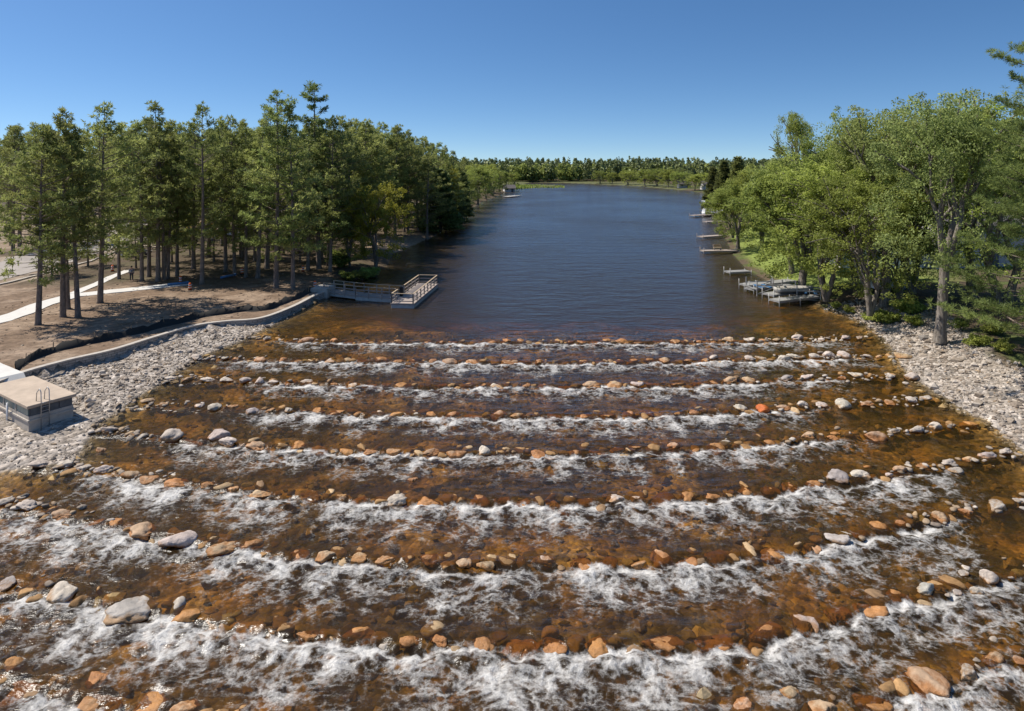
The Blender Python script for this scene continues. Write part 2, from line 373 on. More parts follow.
def ground_mat():
    m = bpy.data.materials.new('ground_surface'); m.use_nodes = True; t = m.node_tree; b = t.nodes['Principled BSDF']
    at = N(t, 'ShaderNodeAttribute', attribute_name='ground_colour'); st = N(t, 'ShaderNodeAttribute', attribute_name='stony')
    tc = N(t, 'ShaderNodeTexCoord')
    n1 = N(t, 'ShaderNodeTexNoise', Scale=2.2, Detail=8.0, Roughness=.7); t.links.new(tc.outputs['Object'], n1.inputs['Vector'])
    v = N(t, 'ShaderNodeTexVoronoi', Scale=4.5); t.links.new(tc.outputs['Object'], v.inputs['Vector'])
    mr = N(t, 'ShaderNodeMapRange'); mr.inputs['From Min'].default_value = .25; mr.inputs['From Max'].default_value = .75; mr.inputs['To Min'].default_value = .45; mr.inputs['To Max'].default_value = 1.45
    t.links.new(n1.outputs['Fac'], mr.inputs[0])
    # each pebble its own tint
    sp = N(t, 'ShaderNodeSeparateColor'); t.links.new(v.outputs['Color'], sp.inputs[0])
    pv = N(t, 'ShaderNodeMapRange'); pv.inputs['To Min'].default_value = .55; pv.inputs['To Max'].default_value = 1.5; t.links.new(sp.outputs[0], pv.inputs[0])
    mm = N(t, 'ShaderNodeMix', data_type='FLOAT'); t.links.new(st.outputs['Fac'], mm.inputs[0]); mm.inputs[2].default_value = 1.0; t.links.new(pv.outputs[0], mm.inputs[3])
    mu = N(t, 'ShaderNodeMath', operation='MULTIPLY'); t.links.new(mr.outputs[0], mu.inputs[0]); t.links.new(mm.outputs[0], mu.inputs[1])
    vm = N(t, 'ShaderNodeVectorMath', operation='SCALE'); t.links.new(at.outputs['Color'], vm.inputs[0]); t.links.new(mu.outputs[0], vm.inputs['Scale'])
    t.links.new(vm.outputs[0], b.inputs['Base Color'])
    inv = N(t, 'ShaderNodeMath', operation='MULTIPLY_ADD'); t.links.new(v.outputs['Distance'], inv.inputs[0]); inv.inputs[1].default_value = -1.0; inv.inputs[2].default_value = 1.0
    hm = N(t, 'ShaderNodeMath', operation='MULTIPLY'); t.links.new(inv.outputs[0], hm.inputs[0]); t.links.new(st.outputs['Fac'], hm.inputs[1])
    ha = N(t, 'ShaderNodeMath', operation='ADD'); t.links.new(hm.outputs[0], ha.inputs[0]); t.links.new(n1.outputs['Fac'], ha.inputs[1])
    bp = N(t, 'ShaderNodeBump', Strength=.7, Distance=.12); t.links.new(ha.outputs[0], bp.inputs['Height']); t.links.new(bp.outputs[0], b.inputs['Normal'])
    b.inputs['Roughness'].default_value = .9; b.inputs['Specular IOR Level'].default_value = .15
    return m
M['ground'] = ground_mat(); me.materials.append(M['ground'])
tag(link('ground', me), kind='structure')
# ------------------------------------------------------------------ boulders (positions first: the water needs them)
PALE, TAN, ORG, RED, GRY = range(5)
spec = [  # px, py, width px, colour
(171,378,14,PALE),(189,379,14,TAN),(208,379,16,PALE),(227,379,15,PALE),(244,380,14,PALE),(259,381,12,PALE),(274,382,12,PALE),
(197,357,14,PALE),(225,358,8,PALE),(262,358,15,TAN),(267,340,10,PALE),(199,405,11,PALE),(214,406,17,PALE),(232,405,13,TAN),(270,410,13,TAN),(288,410,11,PALE),(357,413,12,ORG),(397,413,18,ORG),
(229,441,25,PALE),(258,444,25,TAN),(347,449,18,ORG),(371,449,17,ORG),(394,449,18,TAN),(431,451,17,TAN),(457,451,21,TAN),(483,450,17,PALE),(537,452,20,ORG),
(591,384,18,TAN),(613,384,20,TAN),(637,384,16,PALE),(449,361,18,TAN),(472,361,17,TAN),(510,361,18,TAN),
(761,407,17,RED),(783,406,15,TAN),(803,404,12,PALE),(821,404,13,PALE),(841,404,19,PALE),(868,403,16,TAN),(890,401,18,TAN),(910,399,14,PALE),(926,397,12,PALE),
(889,376,13,PALE),(911,376,13,PALE),(784,359,14,PALE),(868,356,12,PALE),(880,357,9,TAN),(822,340,8,PALE),
(873,433,26,TAN),(832,436,12,ORG),(896,430,16,GRY),(916,429,15,PALE),(937,426,14,PALE),(867,465,10,ORG),
(13,458,16,PALE),(41,462,25,PALE),(83,467,16,PALE),(104,469,21,PALE),(131,472,18,TAN),(149,476,21,TAN),(178,479,27,ORG),(209,482,15,ORG),(232,487,16,TAN),(261,491,24,TAN),
(4,501,18,PALE),(29,504,25,PALE),(61,512,24,TAN),(143,528,38,TAN),(179,537,36,PALE),(224,543,37,TAN),(63,589,31,PALE),(133,602,50,GRY),(189,612,32,ORG),(12,660,24,ORG),(97,672,28,ORG),
(398,498,23,PALE),(429,498,26,ORG),(325,554,22,TAN),(359,555,20,TAN),(385,557,20,TAN),(463,561,20,TAN),(486,563,18,TAN),(307,630,30,ORG),(408,636,25,ORG),(441,637,26,ORG),(412,478,14,TAN),
(664,636,50,ORG),(553,640,35,ORG),(599,641,30,ORG),(742,703,20,TAN),(639,562,20,TAN),(925,464,20,TAN),(950,462,15,PALE),(971,458,16,TAN),(990,454,22,GRY),(1007,451,16,PALE),(956,470,16,PALE),(889,475,9,PALE),
(938,515,18,TAN),(966,509,18,TAN),(997,503,28,GRY),(1019,499,14,GRY),(987,576,20,PALE),(963,573,13,PALE),(957,593,10,PALE),(977,591,14,PALE),(928,677,46,TAN),(968,669,30,GRY),(993,655,22,TAN),(1019,659,16,TAN),(789,690,20,TAN),(821,706,36,TAN),(875,695,42,ORG),
(110,428,20,PALE),(132,433,12,TAN),(100,448,13,TAN)]
B = []   # x, y, half width, colour, exposure, row
def nearest_row(x, y):
    return int(np.argmin([abs(float(rowY(k, x)) - y) for k in range(9)]))
for px, py, w, c in spec:
    p = lv(px, py + w * .12); hw = w * p.y / F / 2
    ex = {PALE: .48, TAN: .30, ORG: .17, RED: .36, GRY: .34}[c]
    B.append([p.x, p.y, hw, c, ex, nearest_row(p.x, p.y), True])
spans = [(-21.5, 30.5), (-24, 30), (-24, 28.5), (-24, 27.5), (-23.5, 27.5), (-25, 27), (-24, 25), (-20, 20), (-18, 17)]
for k in range(9):
    xx = spans[k][0]
    while xx < spans[k][1]:
        hw = R.uniform(.40, .68) * (1.0 if k < 7 else 1.15)
        x0 = xx + hw; yy = float(rowY(k, x0)) + R.gauss(0, .16)
        xx = x0 + hw + (R.uniform(0, .35) if R.random() < .75 else R.uniform(.5, 1.6))
        if any((b[0]-x0)**2 + (b[1]-yy)**2 < (hw + b[2])**2 * .8 for b in B): continue
        edge = max(sstep(-12, -21, x0), sstep(10, 22, x0)); u = R.random()
        if edge > R.random() * 1.3:
            c = PALE if u < .6 else (TAN if u < .85 else GRY); ex = R.uniform(.3, .55)
        else:
            c = ORG if u < .62 else (TAN if u < .93 else PALE); ex = R.uniform(-.08, .2)
        B.append([x0, yy, hw, c, ex, k, False])
# ------------------------------------------------------------------ water
def water_fields(x, y):
    """surface height and foam cover"""
    z = level(x, y); foam = np.zeros(x.shape)
    jx = x + .5 * noise2(x * .7, y * .7, 40)
    gain = [.95, 1.15, 1.1, 1.1, 1.05, 1.05, 1.05, 1.12, 1.05]
    lim = [(-20, 28), (-22, 27), (-18, 23), (-17, 19), (-20, 19), (-22, 22), (-24, 20), (-22, 20), (-21, 20)]
    for k in range(9):
        s = rowY(k, x) - y + .30 * noise2(x * .55, y * .1 + k * 7.7, 50) + .14 * noise2(x * 1.9, y * .3 + k * 3.1, 51)
        a, b = lim[k]
        g = sstep(a - 2.5, a + 3.5, x) * sstep(b + 3, b - 3, x)
        ga = sstep(-.85, .2, noise2(x * .33, np.full_like(x, k * 5.3), 52) + .5 * noise2(x * .95, np.full_like(x, k * 2.9), 53) + .18)
        g = g * (.40 + .60 * ga) * gain[k]
        L = np.exp(.45 + .75 * noise2(jx * .42, np.full_like(x, k * 3.7), 54) + .5 * noise2(jx * 1.3, y * .25 + k, 55))
        crest = np.exp(-((s - .62) / .26) ** 2)
        tail = np.where(s > .5, np.exp(-(s - .5) / (L * (1.2 if k < 5 else 1.75))) * sstep(.3, .9, s), 0) * sstep(5.0, 2.4, s)
        f = g * np.maximum(1.0 * crest, .90 * tail * (.92 + .35 * noise2(jx * .8, y * .55, 71 + k)))
        f = f * (.80 + .45 * noise2(x * 1.3, y * 1.1, 58 + k))
        foam = np.maximum(foam, f)
        z = z + g * (.13 * np.exp(-((s - 1.0) / .34) ** 2) - .07 * np.exp(-((s - .45) / .25) ** 2))
        z = z + g * .03 * np.sin(s * 5.2 + 2 * noise2(x * .5, y * .5, 57)) * np.exp(-np.abs(s - 2.0) / 1.2)
    for bx, by, hw, c, ex, k, sp in B:           # wash round each boulder, eddy line behind it
        m = (np.abs(x - bx) < hw * 2.4) & (y < by + hw * 1.8) & (y > by - hw * 5)
        if not m.any(): continue
        dx = (x[m] - bx) / hw; dy = (by - y[m]) / hw
        r = np.hypot(dx, dy * 1.25)
        edge = np.exp(-((r - 1.15) / .22) ** 2) * sstep(-.5, .3, dy)
        act = float(sstep(-24, -18, bx) * sstep(26, 17, bx))
        foam[m] = np.maximum(foam[m], edge * .16 * act)
        z[m] += .035 * np.exp(-((r - 1.1) / .4) ** 2) * (dy < .2) * act
    t1 = fbm(x * 2.1, y * 1.5, 3, 60); t2 = fbm(x * 5.5, y * 4.2, 2, 63)
    z = z + np.clip(foam, 0, 1) * (.06 * t1 + .008 * t2) + .014 * t1 + .020 * fbm(x * .9, y * 1.8, 2, 66)
    return z, foam
wx = spaced([(-29, 33, .065, .065)])
wy = spaced([(9, 17, .5, .07), (17, 40, .05, .085), (40, 62.5, .09, .15)])
WX, WY = np.meshgrid(wx, wy); wz, foam = water_fields(WX.ravel(), WY.ravel())
fade = sstep(62.4, 58.5, WY.ravel()); lvl = level(WX.ravel(), WY.ravel())
wz = lvl + (wz - lvl) * fade; foam = foam * sstep(57.0, 55.0, WY.ravel())
gzz, dd, _ = ground_z(WX, WY)
def sub_grid(X, Y, Z, keep, extra):
    ny, nx = X.shape; Fc = grid_faces(nx, ny); k = keep.ravel()
    Fc = Fc[k[Fc].any(1)]; used = np.zeros(nx*ny, bool); used[Fc.ravel()] = True
    idx = np.cumsum(used) - 1
    return np.stack([X.ravel(), Y.ravel(), Z.ravel()], 1)[used], idx[Fc], [e.ravel()[used] for e in extra]
V1, F1, (D1, f1) = sub_grid(WX, WY, wz, dd < .6, [lvl - gzz.ravel(), foam])
lx = spaced([(-40, 110, 1.2, 1.2)]); ly = spaced([(62.5, 120, .8, 1.5), (120, 460, 2, 4)])
LX, LY = np.meshgrid(lx, ly); lz, ld, _ = ground_z(LX, LY)
V2, F2, (D2,) = sub_grid(LX, LY, np.zeros(LX.size), ld < 3, [-lz])
V = np.concatenate([V1, V2]); Fc = np.concatenate([F1, F2 + len(V1)])
wme = fast_mesh('river_water', V, Fc, None, True)
attr(wme, 'depth', np.concatenate([np.maximum(D1, 0), np.maximum(D2, 0)]))
attr(wme, 'foam', np.concatenate([f1, np.zeros(len(V2))]))
def water_mat():
    m = bpy.data.materials.new('tannin_water'); m.use_nodes = True; t = m.node_tree; t.nodes.remove(t.nodes['Principled BSDF'])
    L = t.links.new
    tc = N(t, 'ShaderNodeTexCoord'); dep = N(t, 'ShaderNodeAttribute', attribute_name='depth'); fo = N(t, 'ShaderNodeAttribute', attribute_name='foam')
    # Beer-Lambert tint of one pass through the water
    comb = N(t, 'ShaderNodeCombineColor')
    for i, k in enumerate((.80, 1.30, 2.7)):
        e = N(t, 'ShaderNodeMath', operation='MULTIPLY'); e.inputs[1].default_value = -k; L(dep.outputs['Fac'], e.inputs[0])
        x = N(t, 'ShaderNodeMath', operation='EXPONENT'); L(e.outputs[0], x.inputs[0]); L(x.outputs[0], comb.inputs[i])
    tr = N(t, 'ShaderNodeBsdfTransparent'); L(comb.outputs[0], tr.inputs[0])
    # ripples
    sep = N(t, 'ShaderNodeSeparateXYZ'); L(tc.outputs['Object'], sep.inputs[0])
    mp = N(t, 'ShaderNodeMapping'); mp.inputs['Scale'].default_value = (.55, 1.15, 1); L(tc.outputs['Object'], mp.inputs[0])
    n1 = N(t, 'ShaderNodeTexNoise', Scale=1.5, Detail=5.0, Roughness=.62, Distortion=.3); L(mp.outputs[0], n1.inputs['Vector'])
    n2 = N(t, 'ShaderNodeTexNoise', Scale=.035, Detail=4.0); L(tc.outputs['Object'], n2.inputs['Vector'])
    st = N(t, 'ShaderNodeMapRange'); st.inputs['From Min'].default_value = .35; st.inputs['From Max'].default_value = .65; st.inputs['To Min'].default_value = .35; st.inputs['To Max'].default_value = 1.15; L(n2.outputs['Fac'], st.inputs[0])
    n3 = N(t, 'ShaderNodeTexNoise', Scale=.42, Detail=3.0, Roughness=.5, Distortion=.4); L(mp.outputs[0], n3.inputs['Vector'])
    nh = N(t, 'ShaderNodeMath', operation='MULTIPLY_ADD'); L(n3.outputs['Fac'], nh.inputs[0]); nh.inputs[1].default_value = 2.2; L(n1.outputs['Fac'], nh.inputs[2])
    bp = N(t, 'ShaderNodeBump', Distance=.17); L(nh.outputs[0], bp.inputs['Height']); L(st.outputs[0], bp.inputs['Strength'])
    fr = N(t, 'ShaderNodeFresnel', IOR=1.345); L(bp.outputs[0], fr.inputs['Normal'])
    gl = N(t, 'ShaderNodeBsdfGlossy'); gl.inputs['Roughness'].default_value = .2; L(bp.outputs[0], gl.inputs['Normal'])
    mk = N(t, 'ShaderNodeBsdfDiffuse'); mk.inputs['Color'].default_value = (.080, .046, .012, 1)
    mkf = N(t, 'ShaderNodeMath', operation='MULTIPLY'); L(dep.outputs['Fac'], mkf.inputs[0]); mkf.inputs[1].default_value = .5; mkf.use_clamp = True
    mk2 = N(t, 'ShaderNodeMath', operation='MINIMUM'); L(mkf.outputs[0], mk2.inputs[0]); mk2.inputs[1].default_value = .34
    tm = N(t, 'ShaderNodeMixShader'); L(mk2.outputs[0], tm.inputs[0]); L(tr.outputs[0], tm.inputs[1]); L(mk.outputs[0], tm.inputs[2])
    wmx = N(t, 'ShaderNodeMixShader'); L(fr.outputs[0], wmx.inputs[0]); L(tm.outputs[0], wmx.inputs[1]); L(gl.outputs[0], wmx.inputs[2])
    # foam: stringy lace along the flow
    wn = N(t, 'ShaderNodeTexNoise', Scale=.55, Detail=2.0); L(tc.outputs['Object'], wn.inputs['Vector'])
    ws = N(t, 'ShaderNodeVectorMath', operation='MULTIPLY_ADD'); L(wn.outputs['Color'], ws.inputs[0]); ws.inputs[1].default_value = (1.0, .7, 0); L(tc.outputs['Object'], ws.inputs[2])
    def fbmn(scale, sc, det, rough, src=None):
        p = N(t, 'ShaderNodeMapping'); p.inputs['Scale'].default_value = sc; L(src or ws.outputs[0], p.inputs[0])
        a = N(t, 'ShaderNodeTexNoise', Scale=scale, Detail=det, Roughness=rough); L(p.outputs[0], a.inputs['Vector']); return a.outputs['Fac']
    def M2(op, a, b, c=None):
        q = N(t, 'ShaderNodeMath', operation=op)
        for i, v in enumerate((a, b, c)):
            if v is None: continue
            if isinstance(v, (int, float)): q.inputs[i].default_value = v
            else: L(v, q.inputs[i])
        return q.outputs[0]
    na = fbmn(1.1, (1.0, .95, .3), 8.0, .68); nb = fbmn(1.9, (.9, 1.15, .3), 5.0, .55); nc = fbmn(7.5, (.9, 1.1, .3), 5.0, .75, tc.outputs['Object'])
    ridge = M2('SUBTRACT', 1.0, M2('MULTIPLY', M2('ABSOLUTE', M2('SUBTRACT', nb, .5), None), 6.0))          # 1 on the threads
    ad = M2('MULTIPLY_ADD', M2('SUBTRACT', na, .5), 2.2, M2('MULTIPLY', M2('SUBTRACT', ridge, .45), .85))
    ad = M2('MULTIPLY_ADD', M2('SUBTRACT', nc, .5), 1.9, ad)
    xx = M2('MULTIPLY_ADD', fo.outputs['Fac'], 1.72, ad)
    mr = N(t, 'ShaderNodeMapRange', interpolation_type='SMOOTHSTEP'); mr.inputs['From Min'].default_value = .44; mr.inputs['From Max'].default_value = 2.15; mr.inputs['To Max'].default_value = .94; L(xx, mr.inputs[0])
    ck = N(t, 'ShaderNodeMapRange'); ck.inputs['From Min'].default_value = .02; ck.inputs['From Max'].default_value = .2; L(fo.outputs['Fac'], ck.inputs[0])
    fm = N(t, 'ShaderNodeMath', operation='MULTIPLY'); L(mr.outputs[0], fm.inputs[0]); L(ck.outputs[0], fm.inputs[1])
    fb = N(t, 'ShaderNodeBump', Strength=.6, Distance=.12); L(ad, fb.inputs['Height'])
    fd = N(t, 'ShaderNodeBsdfDiffuse'); fd.inputs['Color'].default_value = (.70, .675, .63, 1); L(fb.outputs[0], fd.inputs['Normal'])
    mx = N(t, 'ShaderNodeMixShader'); L(fm.outputs[0], mx.inputs[0]); L(wmx.outputs[0], mx.inputs[1]); L(fd.outputs[0], mx.inputs[2])
    L(mx.outputs[0], t.nodes['Material Output'].inputs[0])
    return m
wme.materials.append(water_mat())
tag(link('river_water', wme), kind='structure')
# ------------------------------------------------------------------ rocks
def ico(sub):
    bm = bmesh.new(); bmesh.ops.create_icosphere(bm, subdivisions=sub, radius=1)
    v = np.array([p.co[:] for p in bm.verts]); f = np.array([[q.index for q in p.verts] for p in bm.faces]); bm.free()
    return v / np.linalg.norm(v, axis=1, keepdims=True), f
def rock_shape(v, seed, npl=9, soft=.26):
    r = np.random.default_rng(seed)
    nrm = r.normal(size=(npl, 3)); nrm /= np.linalg.norm(nrm, axis=1, keepdims=True)
    dist = r.uniform(.44, 1.0, npl); dots = v @ nrm.T
    rad = np.where(dots > .05, dist / np.maximum(dots, .05), 9); rad = np.minimum(rad, 1.12)
    k = 38.0; rr = -np.log(np.exp(-k * rad).sum(1) + math.exp(-k * 1.1)) / k
    rr = rr / rr.max()
    rr = rr + soft * .5 * (fbm(v[:,0]*1.7+seed, v[:,1]*1.7+v[:,2]*1.9, 4, seed % 7))
    return v * rr[:, None] * np.array([1.0, r.uniform(.6, .85), r.uniform(.40, .58)])
def rock_mat():
    m = bpy.data.materials.new('river_boulder'); m.use_nodes = True; t = m.node_tree; b = t.nodes['Principled BSDF']; L = t.links.new
    oi = N(t, 'ShaderNodeObjectInfo'); tc = N(t, 'ShaderNodeTexCoord')
    off = N(t, 'ShaderNodeVectorMath', operation='MULTIPLY_ADD'); L(oi.outputs['Random'], off.inputs[0]); off.inputs[1].default_value = (37, 91, 53); L(tc.outputs['Object'], off.inputs[2])
    n1 = N(t, 'ShaderNodeTexNoise', Scale=2.0, Detail=8.0, Roughness=.7); L(off.outputs[0], n1.inputs['Vector'])
    n2 = N(t, 'ShaderNodeTexNoise', Scale=11.0, Detail=5.0, Roughness=.7); L(off.outputs[0], n2.inputs['Vector'])
    mr = N(t, 'ShaderNodeMapRange'); mr.inputs['From Min'].default_value = .3; mr.inputs['From Max'].default_value = .7; mr.inputs['To Min'].default_value = .6; mr.inputs['To Max'].default_value = 1.3; L(n1.outputs['Fac'], mr.inputs[0])
    v1 = N(t, 'ShaderNodeVectorMath', operation='SCALE'); L(oi.outputs['Color'], v1.inputs[0]); L(mr.outputs[0], v1.inputs['Scale'])
    # tannin stain up to the splash line (a height on each stone kept in the colour's alpha)
    sp = N(t, 'ShaderNodeSeparateXYZ'); L(tc.outputs['Object'], sp.inputs[0])
    s1 = N(t, 'ShaderNodeMath', operation='SUBTRACT'); L(sp.outputs['Z'], s1.inputs[0]); L(oi.outputs['Alpha'], s1.inputs[1])
    s2 = N(t, 'ShaderNodeMath', operation='MULTIPLY_ADD'); L(n1.outputs['Fac'], s2.inputs[0]); s2.inputs[1].default_value = .9; L(s1.outputs[0], s2.inputs[2])
    st = N(t, 'ShaderNodeMapRange'); st.inputs['From Min'].default_value = .38; st.inputs['From Max'].default_value = .58; st.inputs['To Min'].default_value = 1; st.inputs['To Max'].default_value = 0; L(s2.outputs[0], st.inputs[0])
    sc = N(t, 'ShaderNodeVectorMath', operation='MULTIPLY'); L(v1.outputs[0], sc.inputs[0]); sc.inputs[1].default_value = (.95, .64, .36)
    mx = N(t, 'ShaderNodeMix', data_type='RGBA'); L(st.outputs[0], mx.inputs[0]); L(v1.outputs[0], mx.inputs[6]); L(sc.outputs[0], mx.inputs[7])
    L(mx.outputs[2], b.inputs['Base Color'])
    rg = N(t, 'ShaderNodeMapRange'); rg.inputs['To Min'].default_value = .8; rg.inputs['To Max'].default_value = .38; L(st.outputs[0], rg.inputs[0]); L(rg.outputs[0], b.inputs['Roughness'])
    ad = N(t, 'ShaderNodeMath', operation='MULTIPLY_ADD'); L(n2.outputs['Fac'], ad.inputs[0]); ad.inputs[1].default_value = .4; L(n1.outputs['Fac'], ad.inputs[2])
    bp = N(t, 'ShaderNodeBump', Strength=.6, Distance=.12); L(ad.outputs[0], bp.inputs['Height']); L(bp.outputs[0], b.inputs['Normal'])
    b.inputs['Specular IOR Level'].default_value = .35
    return m
M['rock'] = rock_mat()
iv, jf = ico(4)
protos = [fast_mesh('boulder', rock_shape(iv, 100 + i, R.randint(7, 11)), jf, M['rock'], True) for i in range(14)]
ordn = ['', 'first', 'second', 'third', 'fourth', 'fifth', 'sixth', 'seventh', 'eighth', 'ninth', 'tenth']
def nth(i):
    if i <= 10: return ordn[i]
    return '%d%s' % (i, 'th' if 10 < i % 100 < 14 else {1: 'st', 2: 'nd', 3: 'rd'}.get(i % 10, 'th'))
rowname = ['rapids row nearest the lake', 'second rapids row below the lake', 'third rapids row below the lake', 'fourth rapids row below the lake', 'fifth rapids row below the lake', 'sixth rapids row below the lake', 'seventh rapids row below the lake', 'eighth rapids row below the lake', 'lowest rapids row']
cname = ['pale dry', 'tan half-wet', 'wet orange-brown', 'rust-red', 'grey']
bcol = [(.50, .42, .35), (.42, .29, .18), (.44, .30, .17), (.52, .18, .06), (.37, .33, .29)]
def inframe(x, y, z=0):
    if y < 5: return False
    px = CX + x * F / y; py = HY + (H - z) * F / y
    return -8 < px < 1032 and -8 < py < 719
vis = [b for b in B if inframe(b[0], b[1], -1.0 if b[1] < 30 else 0)]
if len(vis) > 298:
    fill = sorted([b for b in vis if not b[6]], key=lambda b: b[2] / b[1] * (.35 + b[4]))
    drop = {id(b) for b in fill[:len(vis) - 298]}; vis = [b for b in vis if id(b) not in drop]
cnt = {}
for b in sorted(vis, key=lambda b: (b[5], b[0])):
    x0, y0, hw, c, ex, k, sp_ = b
    cnt[k] = cnt.get(k, 0) + 1
    o = link('boulder', R.choice(protos))
    l0 = float(level(x0, y0))
    szv = hw * R.uniform(.92, 1.08)
    zs = szv * (R.uniform(.9, 1.2) if hw < .8 else .62)
    o.scale = (szv, szv * R.uniform(.85, 1.15), zs)
    # exposure: fraction of the stone's height (about 1.2 zs) that stands above the water
    o.location = (x0, y0, l0 + .05 + zs * 1.0 * (ex - .5))
    o.rotation_euler = (R.uniform(-.15, .15), R.uniform(-.15, .15), R.uniform(-.5, .5) + (math.pi if R.random() < .5 else 0))
    j = R.uniform(.85, 1.15); cc = bcol[c]
    wl = -(ex - .5) * 1.0
    o.color = (cc[0] * j, cc[1] * j * R.uniform(.95, 1.05), cc[2] * j, wl + {PALE: -.10, TAN: .04, ORG: .6, RED: .6, GRY: .0}[c])
    size = 'small' if hw < .42 else ('big' if hw > .75 else '')
    tag(o, f"{(size + ' ') if size else ''}{cname[c]} boulder, {nth(cnt[k])} from the left in the {rowname[k]}", 'boulder', 'boulders set in rows across the river')
# loose stones: banks and bed (nobody could count them)
def rock_stuff(name, pts, size, cols, mat_, sub, label, cat, flat=.65):
    vv, ff = ico(sub); n = len(pts)
    base = [rock_shape(vv, 300 + i, 8) if sub > 1 else vv * np.array([1, .8, .65]) * (1 + .28 * NR.normal(size=(len(vv), 1))).clip(.6, 1.4) for i in range(12)]
    base = np.array(base)[NR.integers(0, 12, n)]
    a = NR.random(n) * 6.283; ca, sa = np.cos(a), np.sin(a)
    q = base * size[:, None, None] * NR.uniform(.8, 1.2, (n, 1, 3))
    X = q[..., 0] * ca[:, None] - q[..., 1] * sa[:, None]; Y = q[..., 0] * sa[:, None] + q[..., 1] * ca[:, None]
    q = np.stack([X, Y, q[..., 2]], -1) + pts[:, None, :]
    Fc = ff[None] + (np.arange(n) * len(vv))[:, None, None]
    me = fast_mesh(name, q.reshape(-1, 3), Fc.reshape(-1, 3), mat_, sub > 1)
    cc = np.repeat(np.concatenate([cols, np.ones((n, 1))], 1), len(vv), 0); attr(me, 'stone_colour', cc, 'FLOAT_COLOR')
    return tag(link(name, me), label, cat, kind='stuff')
def stone_mat():
    m = bpy.data.materials.new('loose_stone'); m.use_nodes = True; t = m.node_tree; b = t.nodes['Principled BSDF']; L = t.links.new
    at = N(t, 'ShaderNodeAttribute', attribute_name='stone_colour'); tc = N(t, 'ShaderNodeTexCoord')
    n1 = N(t, 'ShaderNodeTexNoise', Scale=7.0, Detail=6.0, Roughness=.7); L(tc.outputs['Object'], n1.inputs['Vector'])
    mr = N(t, 'ShaderNodeMapRange'); mr.inputs['From Min'].default_value = .3; mr.inputs['From Max'].default_value = .7; mr.inputs['To Min'].default_value = .65; mr.inputs['To Max'].default_value = 1.3; L(n1.outputs['Fac'], mr.inputs[0])
    v1 = N(t, 'ShaderNodeVectorMath', operation='SCALE'); L(at.outputs['Color'], v1.inputs[0]); L(mr.outputs[0], v1.inputs['Scale']); L(v1.outputs[0], b.inputs['Base Color'])
    bp = N(t, 'ShaderNodeBump', Strength=.5, Distance=.05); L(n1.outputs['Fac'], bp.inputs['Height']); L(bp.outputs[0], b.inputs['Normal'])
    b.inputs['Roughness'].default_value = .8; b.inputs['Specular IOR Level'].default_value = .25
    return m
M['stone'] = stone_mat()
def stone_cols(n, pal, w):
    c = np.array(pal)[NR.choice(len(pal), n, p=w)]
    return c * NR.uniform(.75, 1.2, (n, 1))
dry_pal = [(.33, .27, .21), (.27, .215, .165), (.45, .39, .325), (.21, .185, .16), (.31, .225, .145)]
def scatter(n, x0, x1, y0, y1, test):
    x = NR.uniform(x0, x1, n); y = NR.uniform(y0, y1, n); z, d, t = ground_z(x, y); k = test(x, y, z, d, t)
    return x[k], y[k], z[k]
BUNK0 = P(28.7, 427.6, -.5)
u_b = Vector((-.83, .56, 0)).normalized(); v_b = Vector((.56, .83, 0)).normalized()
def off_bunker(x, y):
    a = (x - BUNK0.x) * u_b.x + (y - BUNK0.y) * u_b.y; b = (x - BUNK0.x) * v_b.x + (y - BUNK0.y) * v_b.y
    return (a < -.2) | (b < -.2) | (b > 2.5)
x, y, z = scatter(46000, -42, -18, 24, 74, lambda x, y, z, d, t: (d > -.4) & (t > .5) & off_bunker(x, y) & (NR.random(len(x)) < np.where((y < 41) & (x < -24), .35, .8)))
s = np.exp(NR.normal(-3.08, .60, len(x))) * np.where((y < 40) & (x < -25), .75, 1.0); s = np.clip(s, .03, .24)
rock_stuff('gravel_bank_stones', np.stack([x, y, z + s * .2], 1), s, stone_cols(len(x), dry_pal, [.34, .26, .2, .12, .08]), M['stone'], 1, 'loose pale gravel and cobbles of the left bank below the block wall', 'gravel')
x, y, z = scatter(40000, 22, 50, 24, 68, lambda x, y, z, d, t: (d > -.5) & (d < 6.1 + 1.4 * fbm(x*.3, y*.3, 2, 5)))
s = np.clip(np.exp(NR.normal(-2.95, .66, len(x))), .04, .46)
rock_stuff('riprap_stones', np.stack([x, y, z + s * .2], 1), s, stone_cols(len(x), dry_pal, [.30, .2, .3, .15, .05]), M['stone'], 1, 'loose pale riprap covering the right bank under the trees', 'gravel')
bed_pal = [(.28, .19, .09), (.20, .14, .07), (.42, .28, .12), (.13, .095, .05), (.40, .30, .17)]
x, y, z = scatter(5000, -27, 33, 16, 60, lambda x, y, z, d, t: (d < .2) & (d > -60))
lw = level(x, y); s = np.clip(np.exp(NR.normal(-1.9, .45, len(x))), .06, .42)
zz = np.minimum(z + s * .25, lw - s * .45)
rock_stuff('riverbed_cobbles', np.stack([x, y, zz], 1), s, stone_cols(len(x), bed_pal, [.36, .26, .18, .12, .08]), M['stone'], 1, 'brown cobbles lying under the shallow amber water', 'cobbles')
pts, ss, cs = [], [], []
for k in range(9):
    xx = spans[k][0]
    while xx < spans[k][1]:
        q = R.uniform(.22, .50); xx += q * R.uniform(.6, 1.3)
        yy = float(rowY(k, xx)) + R.gauss(0, .28)
        if any((b[0]-xx)**2 + (b[1]-yy)**2 < (b[2] * .8 + q * .5)**2 for b in vis): continue
        pts.append((xx, yy, float(level(xx, yy)) - .01 - q * R.uniform(.16, .6))); ss.append(q)
